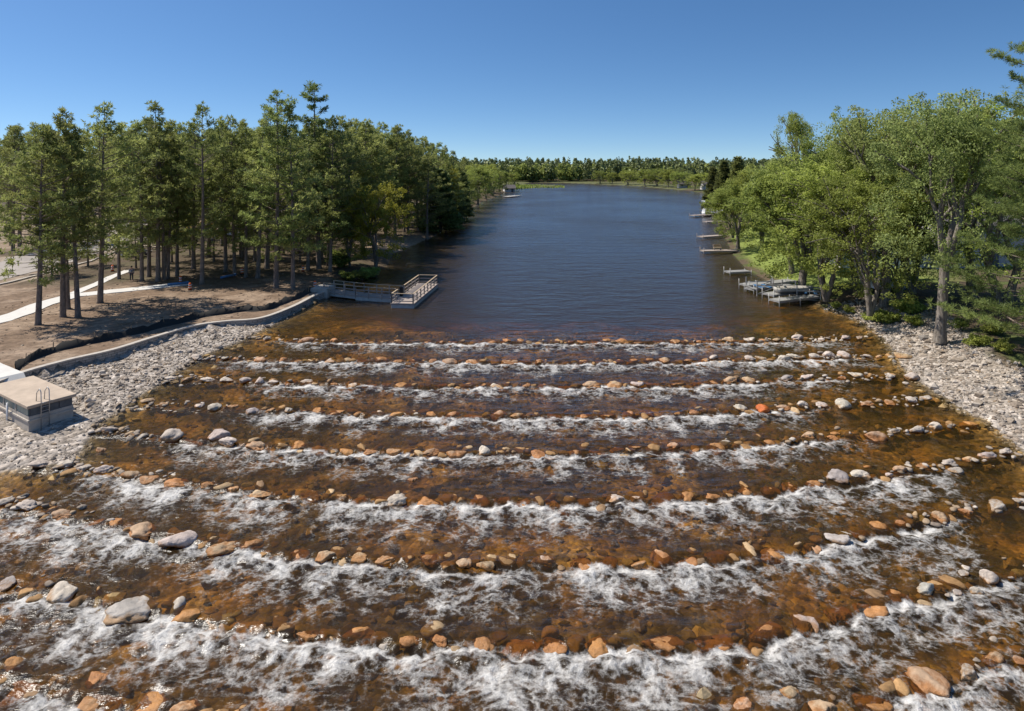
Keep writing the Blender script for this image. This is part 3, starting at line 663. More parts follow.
rock_stuff('awash_row_rocks', np.array(pts), np.array(ss), stone_cols(len(pts), [(.36, .21, .09), (.30, .17, .07), (.42, .29, .16), (.24, .15, .08), (.44, .38, .31)], [.32, .26, .2, .14, .08]), M['stone'], 3, 'lesser rocks lying awash between the row boulders', 'rocks')
# small pale stones along the water's edge and beside the rows near the banks
pts, ss = [], []
for k in range(9):
    for _ in range(70):
        side = R.random() < .5
        xx = -25 + abs(R.gauss(0, 3.5)) if side else 27.5 - abs(R.gauss(0, 5.5))
        yy = float(rowY(k, xx)) + R.gauss(-.1, .35)
        q = R.uniform(.10, .26); pts.append((xx, yy, float(level(xx, yy)) + q * R.uniform(-.1, .35))); ss.append(q)
rock_stuff('shallow_water_stones', np.array(pts), np.array(ss), stone_cols(len(pts), dry_pal, [.34, .2, .2, .08, .18]), M['stone'], 2, 'small stones poking out of the shallows beside the boulder rows', 'stones')
# ------------------------------------------------------------------ trees
R.seed(33)
def tuft_mesh(name, C, Dv, size, nb, width, tone, mat_, spread=.9, seed=0):
    """needle sprays: nb thin blades fanned round each tuft centre"""
    r = np.random.default_rng(seed); n = len(C)
    d = Dv[:, None, :] + spread * r.normal(size=(n, nb, 3)); d /= np.linalg.norm(d, axis=2, keepdims=True)
    L = size[:, None, None] * r.uniform(.6, 1.15, (n, nb, 1))
    s = np.cross(d, r.normal(size=(n, nb, 3)) * .8 + np.array([0, 0, 1.0])); s /= np.linalg.norm(s, axis=2, keepdims=True) + 1e-6
    base = C[:, None, :] + d * L * .05; tip = base + d * L; mid = base + d * L * .55
    w = width * r.uniform(.7, 1.3, (n, nb, 1))
    V = np.stack([base, mid + s * w, tip, mid - s * w], 2).reshape(-1, 3)
    Fc = np.arange(n * nb * 4).reshape(-1, 4)
    me = fast_mesh(name, V, Fc, mat_)
    tn = np.clip(tone[:, None] + r.normal(0, .12, (n, nb)), 0, 1); attr(me, 'tone', np.repeat(tn.ravel(), 4))
    return me
def leaf_mesh(name, C, rad, nl, size, tone, mat_, seed=0, flat=.7):
    r = np.random.default_rng(seed); n = len(C)
    off = r.normal(size=(n, nl, 3)); off *= (r.random((n, nl, 1)) ** .4) / np.linalg.norm(off, axis=2, keepdims=True)
    p = C[:, None, :] + off * rad[:, None, None] * np.array([1, 1, flat])
    nrm = off * .6 + r.normal(size=(n, nl, 3)) * .7 + np.array([0, 0, .6]); nrm /= np.linalg.norm(nrm, axis=2, keepdims=True)
    a = np.cross(nrm, r.normal(size=(n, nl, 3))); a /= np.linalg.norm(a, axis=2, keepdims=True) + 1e-6
    b = np.cross(nrm, a); s = size * r.uniform(.65, 1.3, (n, nl, 1))
    V = np.stack([p - a * s, p + b * s * .5, p + a * s, p - b * s * .5], 2).reshape(-1, 3)
    Fc = np.arange(n * nl * 4).reshape(-1, 4); me = fast_mesh(name, V, Fc, mat_)
    tn = np.clip(tone[:, None] + r.normal(0, .16, (n, nl)), 0, 1); attr(me, 'tone', np.repeat(tn.ravel(), 4))
    return me
def mb_mesh(mb, name, mat_, smooth=True):
    me = bpy.data.meshes.new(name); me.from_pydata(mb.v, [], mb.f); me.materials.append(mat_)
    me.polygons.foreach_set("use_smooth", np.full(len(me.polygons), smooth)); me.update(); return me
def pine_proto(seed, h, crown0, wid, kind, sparse=1.0, fine=False):
    r = random.Random(seed); mb = MB()
    lean = (r.uniform(-.5, .5), r.uniform(-.5, .5)); ph = r.uniform(0, 6)
    def axis(z): f = z / h; return Vector((lean[0]*f + .12*math.sin(f*5+ph)*f, lean[1]*f + .12*math.cos(f*4+ph)*f, z))
    r0 = .0105 * h + .03
    zs = [-.5, 0, .25] + [h * i / 11 for i in range(1, 12)]
    mb.tube([axis(z) for z in zs], [r0*1.45, r0*1.3, r0*1.08] + [r0 * (1 - .93 * (i / 11) ** 1.1) for i in range(1, 12)], 9)
    C, Dv, Sz, T = [], [], [], []
    # dead stubs under the crown
    for _ in range(14):
        z = r.uniform(h * .16, h * (crown0 + .12)); a = r.uniform(0, 6.28); L = r.uniform(.5, 1.9); p = axis(z)
        mb.tube([p, p + Vector((math.cos(a)*L, math.sin(a)*L, r.uniform(-.35, .15)*L))], [.03, .008], 4, False)
    z = h * crown0
    while z < h * .985:
        f = (z / h - crown0) / (1 - crown0)
        if kind == 'red': env = wid * (.55 + .75 * math.sin(math.pi * min(1, f * .95 + .12)) ** .8) * (1 - f ** 4) * .78
        elif kind == 'white': env = wid * (1.05 - .75 * f) * (.75 + .5 * r.random())
        nbr = r.randint(3, 5) if kind == 'red' else r.randint(3, 5)
        a0 = r.uniform(0, 6.28)
        for k in range(nbr):
            if r.random() > sparse: continue
            a = a0 + 6.283 * k / nbr + r.uniform(-.4, .4); L = max(.5, env * r.uniform(.55, 1.2)); p = axis(z + r.uniform(-.25, .25))
            up = r.uniform(-.12, .30) + .45 * f if kind == 'red' else r.uniform(-.02, .16) + .35 * f
            d = Vector((math.cos(a), math.sin(a), 0)); seg = []
            for q in range(5):
                u = q / 4; seg.append(p + d * L * u + Vector((0, 0, L * (up * u + (.16 if kind == 'white' else .10) * u * u))))
            rb = .018 + .010 * L
            mb.tube(seg, [rb * (1 - .85 * q / 4) for q in range(5)], 5, False)
            nt = int((4.0 if kind == 'red' else (14 if fine else 8.5)) * L + 3); tone0 = r.uniform(.2, .75)
            side = Vector((-d.y, d.x, 0))
            for _ in range(nt):
                u = r.uniform(.45, 1.06) if kind == 'red' else r.uniform(.34, 1.05)
                q = min(3, int(u * 4)); c = seg[q].lerp(seg[q+1], u * 4 - q) if u < 1 else seg[4]
                sp = (.18 + .30 * L * (1.05 - abs(u - .65)))
                c = c + side * r.gauss(0, sp * .45) + Vector((0, 0, r.gauss(.08, .11 if kind == 'white' else .15)))
                C.append(c); Dv.append(d * .45 + Vector((0, 0, .55)) + side * r.gauss(0, .3))
                Sz.append(r.uniform(.30, .50)); T.append(min(1, max(0, tone0 + r.gauss(0, .15))))
        z += (h * r.uniform(.026, .050)) if kind == 'red' else h * r.uniform(.040, .07)
    for _ in range(10):
        C.append(axis(h) + Vector((r.gauss(0, .2), r.gauss(0, .2), r.uniform(-.6, .25)))); Dv.append(Vector((0, 0, 1))); Sz.append(.42); T.append(.6)
    C = np.array([c[:] for c in C]); Dv = np.array([c[:] for c in Dv])
    cm = tuft_mesh('pine_crown', C, Dv, np.array(Sz) * (.78 if fine else 1), 24 if fine else 13, .018 if fine else .040, np.array(T), M['red_pine' if kind == 'red' else 'white_pine'], .75, seed)
    return mb_mesh(mb, 'pine_trunk', M['bark_pine']), cm, h
def cone_proto(seed, h, wid):
    r = random.Random(seed); mb = MB()
    mb.tube([(0,0,-.4),(0,0,h*.5),(0,0,h*.98)], [.016*h, .010*h, .01], 7)
    C, Dv, Sz, T = [], [], [], []
    z = h * .05
    while z < h * .99:
        f = z / h; env = wid * (1 - f) ** .8 * (1 if f > .12 else .75 + 2 * f)
        for k in range(9):
            a = r.uniform(0, 6.28); L = env * r.uniform(.7, 1.15) + .1; d = Vector((math.cos(a), math.sin(a), 0)); tone0 = r.uniform(.15, .7)
            mb.tube([(0, 0, z), d * L * .8 + Vector((0, 0, z - .15 * L))], [.03, .008], 3, False)
            for _ in range(int(4 + 5 * L)):
                u = r.uniform(.35, 1.05); C.append(d * L * u + Vector((r.gauss(0, .2), r.gauss(0, .2), z - .22 * L * u + r.gauss(0, .15))))
                Dv.append(d * .8 + Vector((0, 0, -.05))); Sz.append(r.uniform(.3, .5)); T.append(tone0 + r.gauss(0, .1))
        z += h * .027
    C = np.array([c[:] for c in C]); Dv = np.array([c[:] for c in Dv])
    return mb_mesh(mb, 'conifer_trunk', M['bark_grey']), tuft_mesh('conifer_crown', C, Dv, np.array(Sz), 11, .06, np.clip(T, 0, 1), M['cedar'], .6, seed), h
def leafy_proto(seed, h, wid, base, clumps, matn, nl=60, lsize=.108, stems=1, droop=0.0, open_=1.0):
    """trunk, limbs and twigs grown by splitting; leaves hang round the outer twigs in uneven clumps"""
    r = random.Random(seed); mb = MB(); tips = []
    def grow(p, d, L, rad, lev):
        pts = [p]; dd = d.copy()
        for q in range(3):
            dd = (dd + Vector((r.gauss(0, .14), r.gauss(0, .14), .05 - droop * (lev > 1)))).normalized(); pts.append(pts[-1] + dd * L / 3)
        mb.tube(pts, [rad, rad * .85, rad * .72, rad * .6], 9 if lev == 0 else (6 if lev < 2 else 4), False)
        if lev >= 2: tips.append((pts[2], dd, lev)); 
        if lev >= 3: tips.append((pts[-1], dd, lev)); return
        if lev == 3: return
        for k in range(r.randint(3, 4) if lev < 2 else r.randint(2, 3)):
            a = r.uniform(0, 6.283) ; ax = dd.orthogonal().normalized(); ax = Matrix.Rotation(a, 3, dd) @ ax
            nd = (dd * r.uniform(.55, 1.0) + ax * r.uniform(.35, .85)); nd.z += .12; nd.normalize()
            src = pts[-1] if k < 2 else pts[2]
            grow(src, nd, L * r.uniform(.62, .86), rad * .55, lev + 1)
    for s_ in range(stems):
        a = 6.283 * s_ / max(1, stems) + r.uniform(-.3, .3); d = Vector((math.cos(a) * .22, math.sin(a) * .22, 1)) if stems > 1 else Vector((r.uniform(-.08, .08), r.uniform(-.08, .08), 1))
        st = Vector((0, 0, -.4)); bl = h * base + .4
        rad = .018 * h / math.sqrt(stems) + .03
        q1 = st + d.normalized() * bl
        mb.tube([st, st + (q1 - st) * .2, q1], [rad * 1.5, rad * 1.12, rad], 9, False)
        for k in range(3 if stems == 1 else 2):
            aa = 6.283 * k / 3 + r.uniform(-.5, .5); nd = Vector((math.cos(aa) * .42, math.sin(aa) * .42, 1)).normalized()
            grow(q1, nd, h * (1 - base) * .36, rad * .72, 1)
        grow(q1, Vector((r.uniform(-.15, .15), r.uniform(-.15, .15), 1)).normalized(), h * (1 - base) * .40, rad * .8, 1)
    # envelope: pull the twig tips into the crown's outline and add outer clumps
    P_ = np.array([t_[0][:] for t_ in tips]); top = P_[:, 2].max()
    C, T, Rd = [], [], []
    zc = h * (base * .55 + .5)
    for i in range(clumps):
        b = P_[r.randrange(len(P_))]
        c = b + np.array([r.gauss(0, .35), r.gauss(0, .35), r.gauss(0, .3)]) * (h / 16)
        C.append(c); Rd.append(r.uniform(.38, .85) * (h / 15) ** .6); T.append(r.uniform(.15, .8))
    for i in range(int(clumps * .55 * open_)):                  # lower skirts and gaps between the limbs
        a = r.uniform(0, 6.283); zz = r.uniform(h * base * .75, h * .9); f = (zz / h - base * .7) / (1 - base * .7)
        rr = wid * math.sqrt(max(.05, 1 - (2 * f - .85) ** 2 * .85)) * r.uniform(.55, 1.0) * (1 + .22 * math.sin(a * 3 + seed))
        C.append(np.array([rr * math.cos(a), rr * math.sin(a), zz])); Rd.append(r.uniform(.4, .9) * (h / 15) ** .6); T.append(r.uniform(.2, .85))
    C = np.array(C); mx = np.linalg.norm(C[:, :2], axis=1)
    sc = np.minimum(1, wid * 1.15 / np.maximum(mx, .01)); C[:, :2] *= sc[:, None]
    C[:, 2] = np.minimum(C[:, 2], h)
    cm = leaf_mesh('leaf_crown', C, np.array(Rd), nl, lsize, np.array(T), M[matn], seed)
    return mb_mesh(mb, 'tree_trunk', M['bark_grey']), cm, max(v.co.z for v in cm.vertices) - .25
def bush_proto(seed, h, wid, matn):
    r = random.Random(seed); mb = MB(); C, T, Rd = [], [], []
    for k in range(9):
        a = r.uniform(0, 6.28); p = Vector((math.cos(a) * wid * r.uniform(.2, .8), math.sin(a) * wid * r.uniform(.2, .8), h * r.uniform(.5, .95)))
        mb.tube([(0, 0, -.15), p * .5 + Vector((0, 0, .1)), p], [.035, .022, .008], 5, False)
        for _ in range(5):
            C.append(np.array(p[:]) * r.uniform(.55, 1.05) + np.array([r.gauss(0, .25), r.gauss(0, .25), r.gauss(0, .15)]) * wid); Rd.append(r.uniform(.25, .45) * wid); T.append(r.uniform(.1, .8))
    C = np.array(C); C[:, 2] = np.maximum(C[:, 2], .15)
    return mb_mesh(mb, 'shrub_stems', M['bark_grey']), leaf_mesh('shrub_crown', C, np.array(Rd), 55, .085, np.array(T), M[matn], seed), h
RED = [pine_proto(200 + i, 18.0, c0, w, 'red', sp) for i, (c0, w, sp) in enumerate([(.24, 3.7, .85), (.30, 3.3, .8), (.19, 3.9, .85), (.36, 3.0, .8), (.27, 3.2, .6), (.16, 3.6, .85)])]
WHITE = [pine_proto(230 + i, 22.0, c0, w, 'white', sp, i == 2) for i, (c0, w, sp) in enumerate([(.22, 4.6, .92), (.16, 4.4, .95), (.10, 5.2, 1.0)])]
CONE = [cone_proto(250 + i, 13.0, w) for i, w in enumerate([2.5, 3.1])]
LEAFY = [leafy_proto(260, 18, 5.6, .26, 330, 'leaf_grey'), leafy_proto(261, 17, 5.0, .2, 320, 'leaf', stems=2), leafy_proto(262, 15, 4.6, .15, 300, 'leaf', stems=3, droop=.1),
         leafy_proto(263, 12, 4.2, .14, 280, 'leaf'), leafy_proto(264, 19, 4.4, .36, 230, 'leaf_grey', open_=.45)]
YEL = [leafy_proto(270, 11, 4.0, .15, 260, 'leaf_yellow', stems=2)]
SPARSE = [leafy_proto(275, 20, 3.4, .5, 190, 'leaf', nl=60, open_=.3)]
BUSH = [bush_proto(280 + i, h, w, m) for i, (h, w, m) in enumerate([(1.3, .9, 'leaf'), (2.2, 1.2, 'leaf'), (.8, .8, 'leaf')])]
def tree(name, proto, x, y, h, label, cat='tree', group=None, wid=1.0, z=None, rz=None):
    tm, cm, h0 = proto
    o = empty(name, (x, y, gz(x, y) if z is None else z), R.uniform(0, 6.28) if rz is None else rz)
    s = h / h0; o.scale = (s * wid, s * wid, s)
    link('trunk' if cat != 'shrub' else 'stems', tm, o); link('crown' if cat != 'shrub' else 'leaves', cm, o)
    return tag(o, label, cat, group)
def px_tree(name, proto, px, py, top, label, cat='tree', group=None, wid=1.0, z=TZ, rz=None):
    p = P(px, py, z); zt = H - (top - HY) * p.y / F
    return tree(name, proto, p.x, p.y, zt - z, label, cat, group, wid, z - .05, rz)
LEFTG = 'pines of the left bank stand'
front = [(38,325,127,0,1.0,'thick lower trunk with a bare curved limb, nearest the white path'),(63,317,113,1,.9,'red pine with tall narrow top, second trunk along the near path edge'),(68,309,124,4,.85,'slim red pine standing just behind the second trunk by the path'),
 (78,317,128,3,.9,'slightly leaning slim red pine on the dirt, right of the path crossing'),(100,303,105,0,.95,'straight tall red pine on the lakeward side of the white path, alone'),(119,279,132,3,.8,'slender red pine between the two white paths near the traffic cone'),
 (142,281,124,2,.9,'red pine just right of the small person at the path'),(149,277,121,4,.85,'thin pine closest behind the trunk right of the person'),(158,281,105,2,1.0,'red pine with the broad flat-topped crown above the left bank stand'),
 (164,280,126,1,.85,'paired red pine touching the trunk of the broad flat-topped pine'),(168,279,134,3,.8,'thin red pine at the right end of the clump by the path end'),(177,276,126,2,.9,'red pine in front of the yellow excavator'),
 (202,284,106,4,.8,'sparse red pine with thin see-through crown by the blue pipe'),(226,272,124,1,.95,'red pine behind the blue pipe, left of two close trunks'),(235,275,118,0,.95,'red pine behind the blue pipe, right of two close trunks'),(246,277,130,2,.9,'low-branched red pine left of the big pale-trunked white pine'),
 (258,278,122,3,.9,'dark-trunked red pine half hidden behind the big white pine'),(293,289,112,2,1.0,'red pine with the clean pale trunk standing nearest the pier entrance'),(308,270,122,1,1.0,'red pine in the shade behind the pier entrance, left of two'),(330,272,118,0,1.0,'red pine in the shade behind the pier entrance, right of two')]
for px, py, top, k, w, lab in front:
    if not lab.startswith(('red', 'thin', 'slim', 'slen', 'spar', 'low', 'dark', 'str', 'sli', 'paired')): lab = 'red pine with ' + lab
    px_tree('red_pine', RED[k], px, py, top, lab, 'pine tree', LEFTG, w * R.uniform(1.0, 1.3))
px_tree('white_pine', WHITE[0], 276, 288, 93, 'tall white pine with layered green boughs and a pale trunk by the dirt edge', 'pine tree', LEFTG, 1.12, rz=.3)
px_tree('white_pine', WHITE[1], 319, 269, 86, 'tallest white pine of the left bank, ragged top over the pier', 'pine tree', LEFTG, 1.2, rz=2.2)
for i, (px, py, top, lab) in enumerate([(52,276,214,'young pine behind the second trunk of the near path'), (88,266,212,'young pine beside the road left of the traffic drum'), (136,268,216,'young bushy pine behind the person'), (172,262,206,'young pine in front of the excavator'), (214,262,210,'young pine right of the sparse red pine'),
   (240,258,204,'young pine behind the blue pipe on the litter'), (268,266,214,'young pine behind the pale white pine trunk'), (300,262,206,'young pine in the shade behind the pier trunks'), (322,258,200,'young pine in the shade, right of the pier trunks'), (190,256,208,'young pine left of the white pickup'), (284,254,202,'young pine deep between the trunks above the pier path')]):
    px_tree('young_pine', RED[5], px, py, top, lab, 'pine tree', 'young pines of the understorey', 1.6)
# the stand behind
def ok_left(x, y):
    if y < 150 and x < -62 + (y - 80) * .06 and x > -100: return False      # the road and car park
    return True
spots = []
SKY_X = [0, 60, 100, 160, 200, 260, 300, 340, 400, 430, 450, 470, 490, 530, 690, 730, 760, 800, 840, 870, 900, 960, 1024]
SKY_Y = [124, 122, 124, 118, 122, 112, 108, 119, 129, 140, 150, 160, 164, 166, 166, 164, 168, 166, 140, 114, 110, 104, 104]
def fit_h(x, y, h, slack=6):      # tree heights follow the skyline of the stand
    px = CX + x * F / y; top = float(np.interp(px, SKY_X, SKY_Y)) + R.uniform(0, slack)
    return min(h, H - (top - HY) * y / F - gz(x, y))
def put(n, x0, x1, y0, y1, mind, test):
    out = []; tries = 0
    while len(out) < n and tries < 6000:
        tries += 1; x, y = R.uniform(x0, x1), R.uniform(y0, y1)
        if not test(x, y) or any((a-x)**2 + (b-y)**2 < mind**2 for a, b in spots): continue
        spots.append((x, y)); out.append((x, y))
    return out
def dl(x, y): return float(sdf(POLY, [x], [y])[0])
for i, (x, y) in enumerate(put(38, -85, -22, 88, 132, 4.2, lambda x, y: dl(x, y) > 4 and inframe(x, y, 10) and not (-78 < x < -46 and y < 128 - 0 and abs(x + 62) < 13 and y < 120))):
    tree('red_pine', R.choice(RED), x, y, fit_h(x, y, R.uniform(18.5, 22)), 'red pine standing in the middle of the left bank stand behind the front trunks', 'pine tree', 'pines in the middle of the left stand', R.uniform(.9, 1.35))
for i, (x, y) in enumerate(put(84, -150, -18, 132, 215, 4.6, lambda x, y: dl(x, y) > 5 and inframe(x, y, 12))):
    tree('red_pine', R.choice(RED), x, y, fit_h(x, y, R.uniform(19, 23.5)), 'dark red pine deep in the left bank stand, only its crown showing', 'pine tree', 'pines deep in the left stand', R.uniform(1.0, 1.4))
# the left shore past the pier
shore = [('red_pine', 'R', 347, 256, 119), ('red_pine', 'R', 362, 250, 121), ('red_pine', 'R', 366, 238, 124), ('red_pine', 'R', 395, 238, 127), ('red_pine', 'R', 408, 234, 132), ('red_pine', 'R', 418, 231, 138), ('red_pine', 'R', 428, 228, 140),
 ('red_pine', 'R', 437, 224, 144), ('red_pine', 'R', 446, 220, 147), ('red_pine', 'R', 455, 216, 152), ('red_pine', 'R', 386, 238, 124), ('red_pine', 'R', 358, 236, 121)]
for i, (nm, k, px, py, top) in enumerate(shore):
    px_tree(nm, R.choice(RED[:3]), px, py, top, f'red pine of the left shoreline past the beach, {nth(i+1)} counting away from the pier' if i < 10 else ['red pine behind the sandy beach, its trunk hidden, lakeward of two', 'red pine behind the sandy beach, its trunk hidden, landward of two'][i-10], 'pine tree', 'pines of the left shoreline', R.uniform(1.1, 1.3))
for i, (px, py, top, wd, lab) in enumerate([(440,230,168,1.9,'dark cedar on the left shoreline, nearest the beach end'), (452,224,178,1.5,'dark cedar furthest up the shaded left shoreline'), (462,217,170,1.3,'dark cedar beside the bright green shoreline trees')]):
    px_tree('cedar_tree', CONE[i % 2], px, py, top, lab, 'cedar tree', None, wd)
for i, (px, py, top, lab) in enumerate([(427,238,158,'low-boughed dark pine leaning over the shaded water at the beach end'), (446,228,162,'low-boughed dark pine over the water between the two cedars'), (459,219,166,'low-boughed dark pine last before the bright shoreline trees')]):
    px_tree('red_pine', RED[5], px, py, top, lab, 'pine tree', None, 1.5)
px_tree('yellow_green_maple', YEL[0], 376, 266, 182, 'yellow-green leafy tree glowing in the sun behind the beach', 'tree')
px_tree('yellow_green_maple', YEL[0], 446, 226, 166, 'tall yellow-green tree climbing among the dark shoreline conifers', 'tree', None, .6)
px_tree('young_maple', LEAFY[3], 350, 266, 208, 'young green leafy tree left of the sunlit yellow-green one', 'tree')
i = 0
for px, py, top in [(470,211,168),(476,206,170),(484,203,166),(492,198,167),(499,195,169),(506,192,170),(513,190,171),(520,188.5,172),(482,200,163),(496,193,164)]:
    i += 1
    px_tree('shoreline_tree', R.choice(LEAFY[1:4]), px - 6, py, top, f'bright green leafy tree on the far left shoreline, {nth(i)} from the dark conifers', 'tree', 'bright trees on the far left shoreline', 1.15, z=.5)
for i, (x, y) in enumerate(put(46, -110, -6, 215, 430, 6, lambda x, y: 12 < dl(x, y) < 75 and inframe(x, y, 12))):
    tree('red_pine', R.choice(RED), x, y, fit_h(x, y, R.uniform(15, 19)), 'far dark pine rising behind the bright trees of the left shoreline', 'pine tree', 'far pines behind the left shoreline', 1.15)
# ---- right bank
RB = [('elm_tree', LEAFY[0], 940,336,92,.85,'big elm with a thick grey trunk at the top of the riprap'),
 ('leafy_tree', LEAFY[4], 885,303,106,.95,'tall slender leafy tree left of the thick grey trunk'),
 ('leafy_tree', LEAFY[1], 855,287,107,.72,'leafy tree with twin stems, tall airy top, behind the shoreline shrubs'),
 ('leafy_tree', LEAFY[2], 826,296,152,1.2,'low rounded leafy tree directly above the riprap corner'),
 ('leafy_tree', LEAFY[3], 801,286,160,1.25,'yellowish leafy tree beside the stored docks'),
 ('leafy_tree', LEAFY[2], 870,312,170,1.1,'short leafy tree in front of the tall slender one'),
 ('leafy_tree', LEAFY[1], 912,296,96,.8,'tall leafy tree directly behind the thick grey trunk'),
 ('leafy_tree', LEAFY[0], 972,300,94,.85,'tall leafy tree between the thick grey trunk and the pine'),
 ('leafy_tree', LEAFY[2], 900,300,190,1.0,'bushy small leafy tree in the shade left of the thick grey trunk'),
 ('leafy_tree', LEAFY[3], 792,270,170,1.1,'bright rounded leafy tree overhanging the docks'),
 ('leafy_tree', LEAFY[3], 738,246,180,1.2,'bright leafy tree leaning over the water by the small dock'),
 ('leafy_tree', LEAFY[2], 733,236,186,1.3,'leafy tree over the shore between two narrow docks'),
 ('leafy_tree', LEAFY[3], 727,226,188,1.2,'leafy tree behind the white covered boat'),
 ('leafy_tree', LEAFY[0], 790,258,158,1.2,'dense leafy tree behind the lawn, left of the bare-topped one'),
 ('leafy_tree', LEAFY[1], 762,246,164,1.2,'dense leafy tree behind the lawn nearest the lake'),
 ('leafy_tree', LEAFY[0], 830,262,146,1.2,'dense leafy tree behind the twin stemmed one'),
 ('leafy_tree', LEAFY[1], 1003,310,100,1.1,'leafy tree half hidden behind the right-hand pine')]
for nm, pr, px, py, top, w, lab in RB:
    px_tree(nm, pr, px, py, top, lab, 'tree', 'leafy trees of the right bank', w, z=1.15)
px_tree('bare_topped_tree', SPARSE[0], 797, 262, 111, 'tall thin tree with an open top standing above its neighbours', 'tree', None, .62, z=1.15)
px_tree('white_pine', WHITE[2], 1034, 364, 44, 'big white pine at the right edge with boughs sweeping down to the riprap', 'pine tree', None, 1.15, z=1.2, rz=1.1)
px_tree('white_pine', WHITE[1], 1090, 330, 70, 'white pine beyond the right edge, only boughs showing', 'pine tree', None, 1.0, z=1.4, rz=.4)
px_tree('cedar_tree', CONE[1], 713, 209, 166, 'dark cone-shaped cedar at the water beyond the docks', 'cedar tree', None, 1.15, z=.6)
px_tree('cedar_tree', CONE[0], 724, 212, 160, 'taller grey-green cedar behind the cone-shaped one', 'cedar tree', None, 1.3, z=.8)
px_tree('cedar_tree', CONE[0], 738, 214, 156, 'dark cedar inland of the far docks', 'cedar tree', None, 1.3, z=.8)
for i, (x, y) in enumerate(put(74, 36, 170, 66, 240, 5.0, lambda x, y: dl(x, y) > (14 if y < 110 else 7) and inframe(x, y, 9) and not (50 < x < 78 and 70 < y < 96))):
    tree('leafy_tree', R.choice(LEAFY), x, y, fit_h(x, y, R.uniform(14, 19.5), 10), 'leafy tree deep in the right bank woods, only its crown showing', 'tree', 'leafy trees deep in the right bank woods', R.uniform(1.0, 1.25))
for i, (x, y) in enumerate(put(30, 70, 230, 235, 420, 8, lambda x, y: dl(x, y) > 8 and inframe(x, y, 9))):
    tree('leafy_tree' if i % 2 else 'red_pine', R.choice(LEAFY if i % 2 else RED), x, y, fit_h(x, y, R.uniform(14, 18)), 'distant leafy tree beyond the dark cedar on the right' if i % 2 else 'distant pine beyond the dark cedar on the right', 'tree' if i % 2 else 'pine tree', 'distant leafy trees on the right' if i % 2 else 'distant pines on the right', 1.2)
# shrubs
for i, (px, py) in enumerate([(850,304),(866,311),(886,316),(915,322),(962,332),(980,344),(1004,352),(836,300),(905,312),(992,336)]):
    p = P(px, py, 1.0); tree('shrub', BUSH[i % 3], p.x, p.y, R.uniform(.5, 1.2), f'low green shrub along the top of the right riprap, {nth(i+1)} by size' if False else 'low green shrub in the shade along the top of the right riprap', 'shrub', 'shrubs along the right riprap', 1.3)
for i, (px, py) in enumerate([(350,277),(362,276),(370,273),(340,268),(332,262)]):
    p = P(px, py, .5); tree('shrub', BUSH[i % 3], p.x, p.y, R.uniform(.8, 1.8), 'green shrub on the shaded shore behind the pier', 'shrub', 'shrubs behind the pier', 1.4)
# ---- the far shore: one wooded mass
M['far_pine'] = foliage('far_conifer', (.08, .10, .048), (.22, .25, .10), .0, .2)  # needle colours lightened in place of haze over the lake
def far_wood():
    V, Fq, T, mi = [], [], [], []; nv = 0; r = np.random.default_rng(77)
    n = 2300; C = []
    x = r.uniform(-260, 330, n); y = 446 + 90 * r.random(n) ** 1.4 + np.maximum(0, -x - 20) * -.25
    d = sdf(POLY, x, y); k = d > 3; x, y, d = x[k], y[k], d[k]
    for X, Y, D_ in zip(x, y, d):
        con = r.random() < (.3 if D_ < 16 else .72)
        h = (r.uniform(9.0, 15.0) + 1.5 * float(noise2(X * .03, Y * .02, 70)) + (1.5 if Y > 480 else 0)) if con else r.uniform(7, 12); m = 90 if con else 110
        u = r.random(m)
        zz = h * (.12 + .88 * u) if con else h * (.1 + .9 * u); rad = (2.6 * (1 - u) ** .55 + .3) if con else 3.8 * np.sqrt(np.maximum(.05, 1 - (2 * u - 1) ** 2))
        a = r.uniform(0, 6.283, m); rr = rad * r.uniform(.45, 1.05, m)
        c = np.stack([X + rr * np.cos(a), Y + rr * np.sin(a), .8 + zz], 1)
        nr = r.normal(size=(m, 3)); nr[:, 2] += .4; nr /= np.linalg.norm(nr, axis=1, keepdims=True)
        aa = np.cross(nr, r.normal(size=(m, 3))); aa /= np.linalg.norm(aa, axis=1, keepdims=True); bb = np.cross(nr, aa)
        s = (.85 if con else .95) * r.uniform(.6, 1.3, (m, 1))
        V.append(np.stack([c - aa*s, c + bb*s*.7, c + aa*s, c - bb*s*.7], 1).reshape(-1, 3)); T.append(np.repeat(np.clip(r.uniform(.25, .95) + r.normal(0, .15, m), 0, 1), 4)); mi.append(np.full(m, 0 if con else 1))
    V = np.concatenate(V); me = fast_mesh('far_wood', V, np.arange(len(V)).reshape(-1, 4), [M['far_pine'], M['leaf_far']], False, np.concatenate(mi)); attr(me, 'tone', np.concatenate(T))
    tag(link('far_shore_wood', me), 'distant mixed wood along the far shore of the lake', 'woodland', kind='stuff')
far_wood()
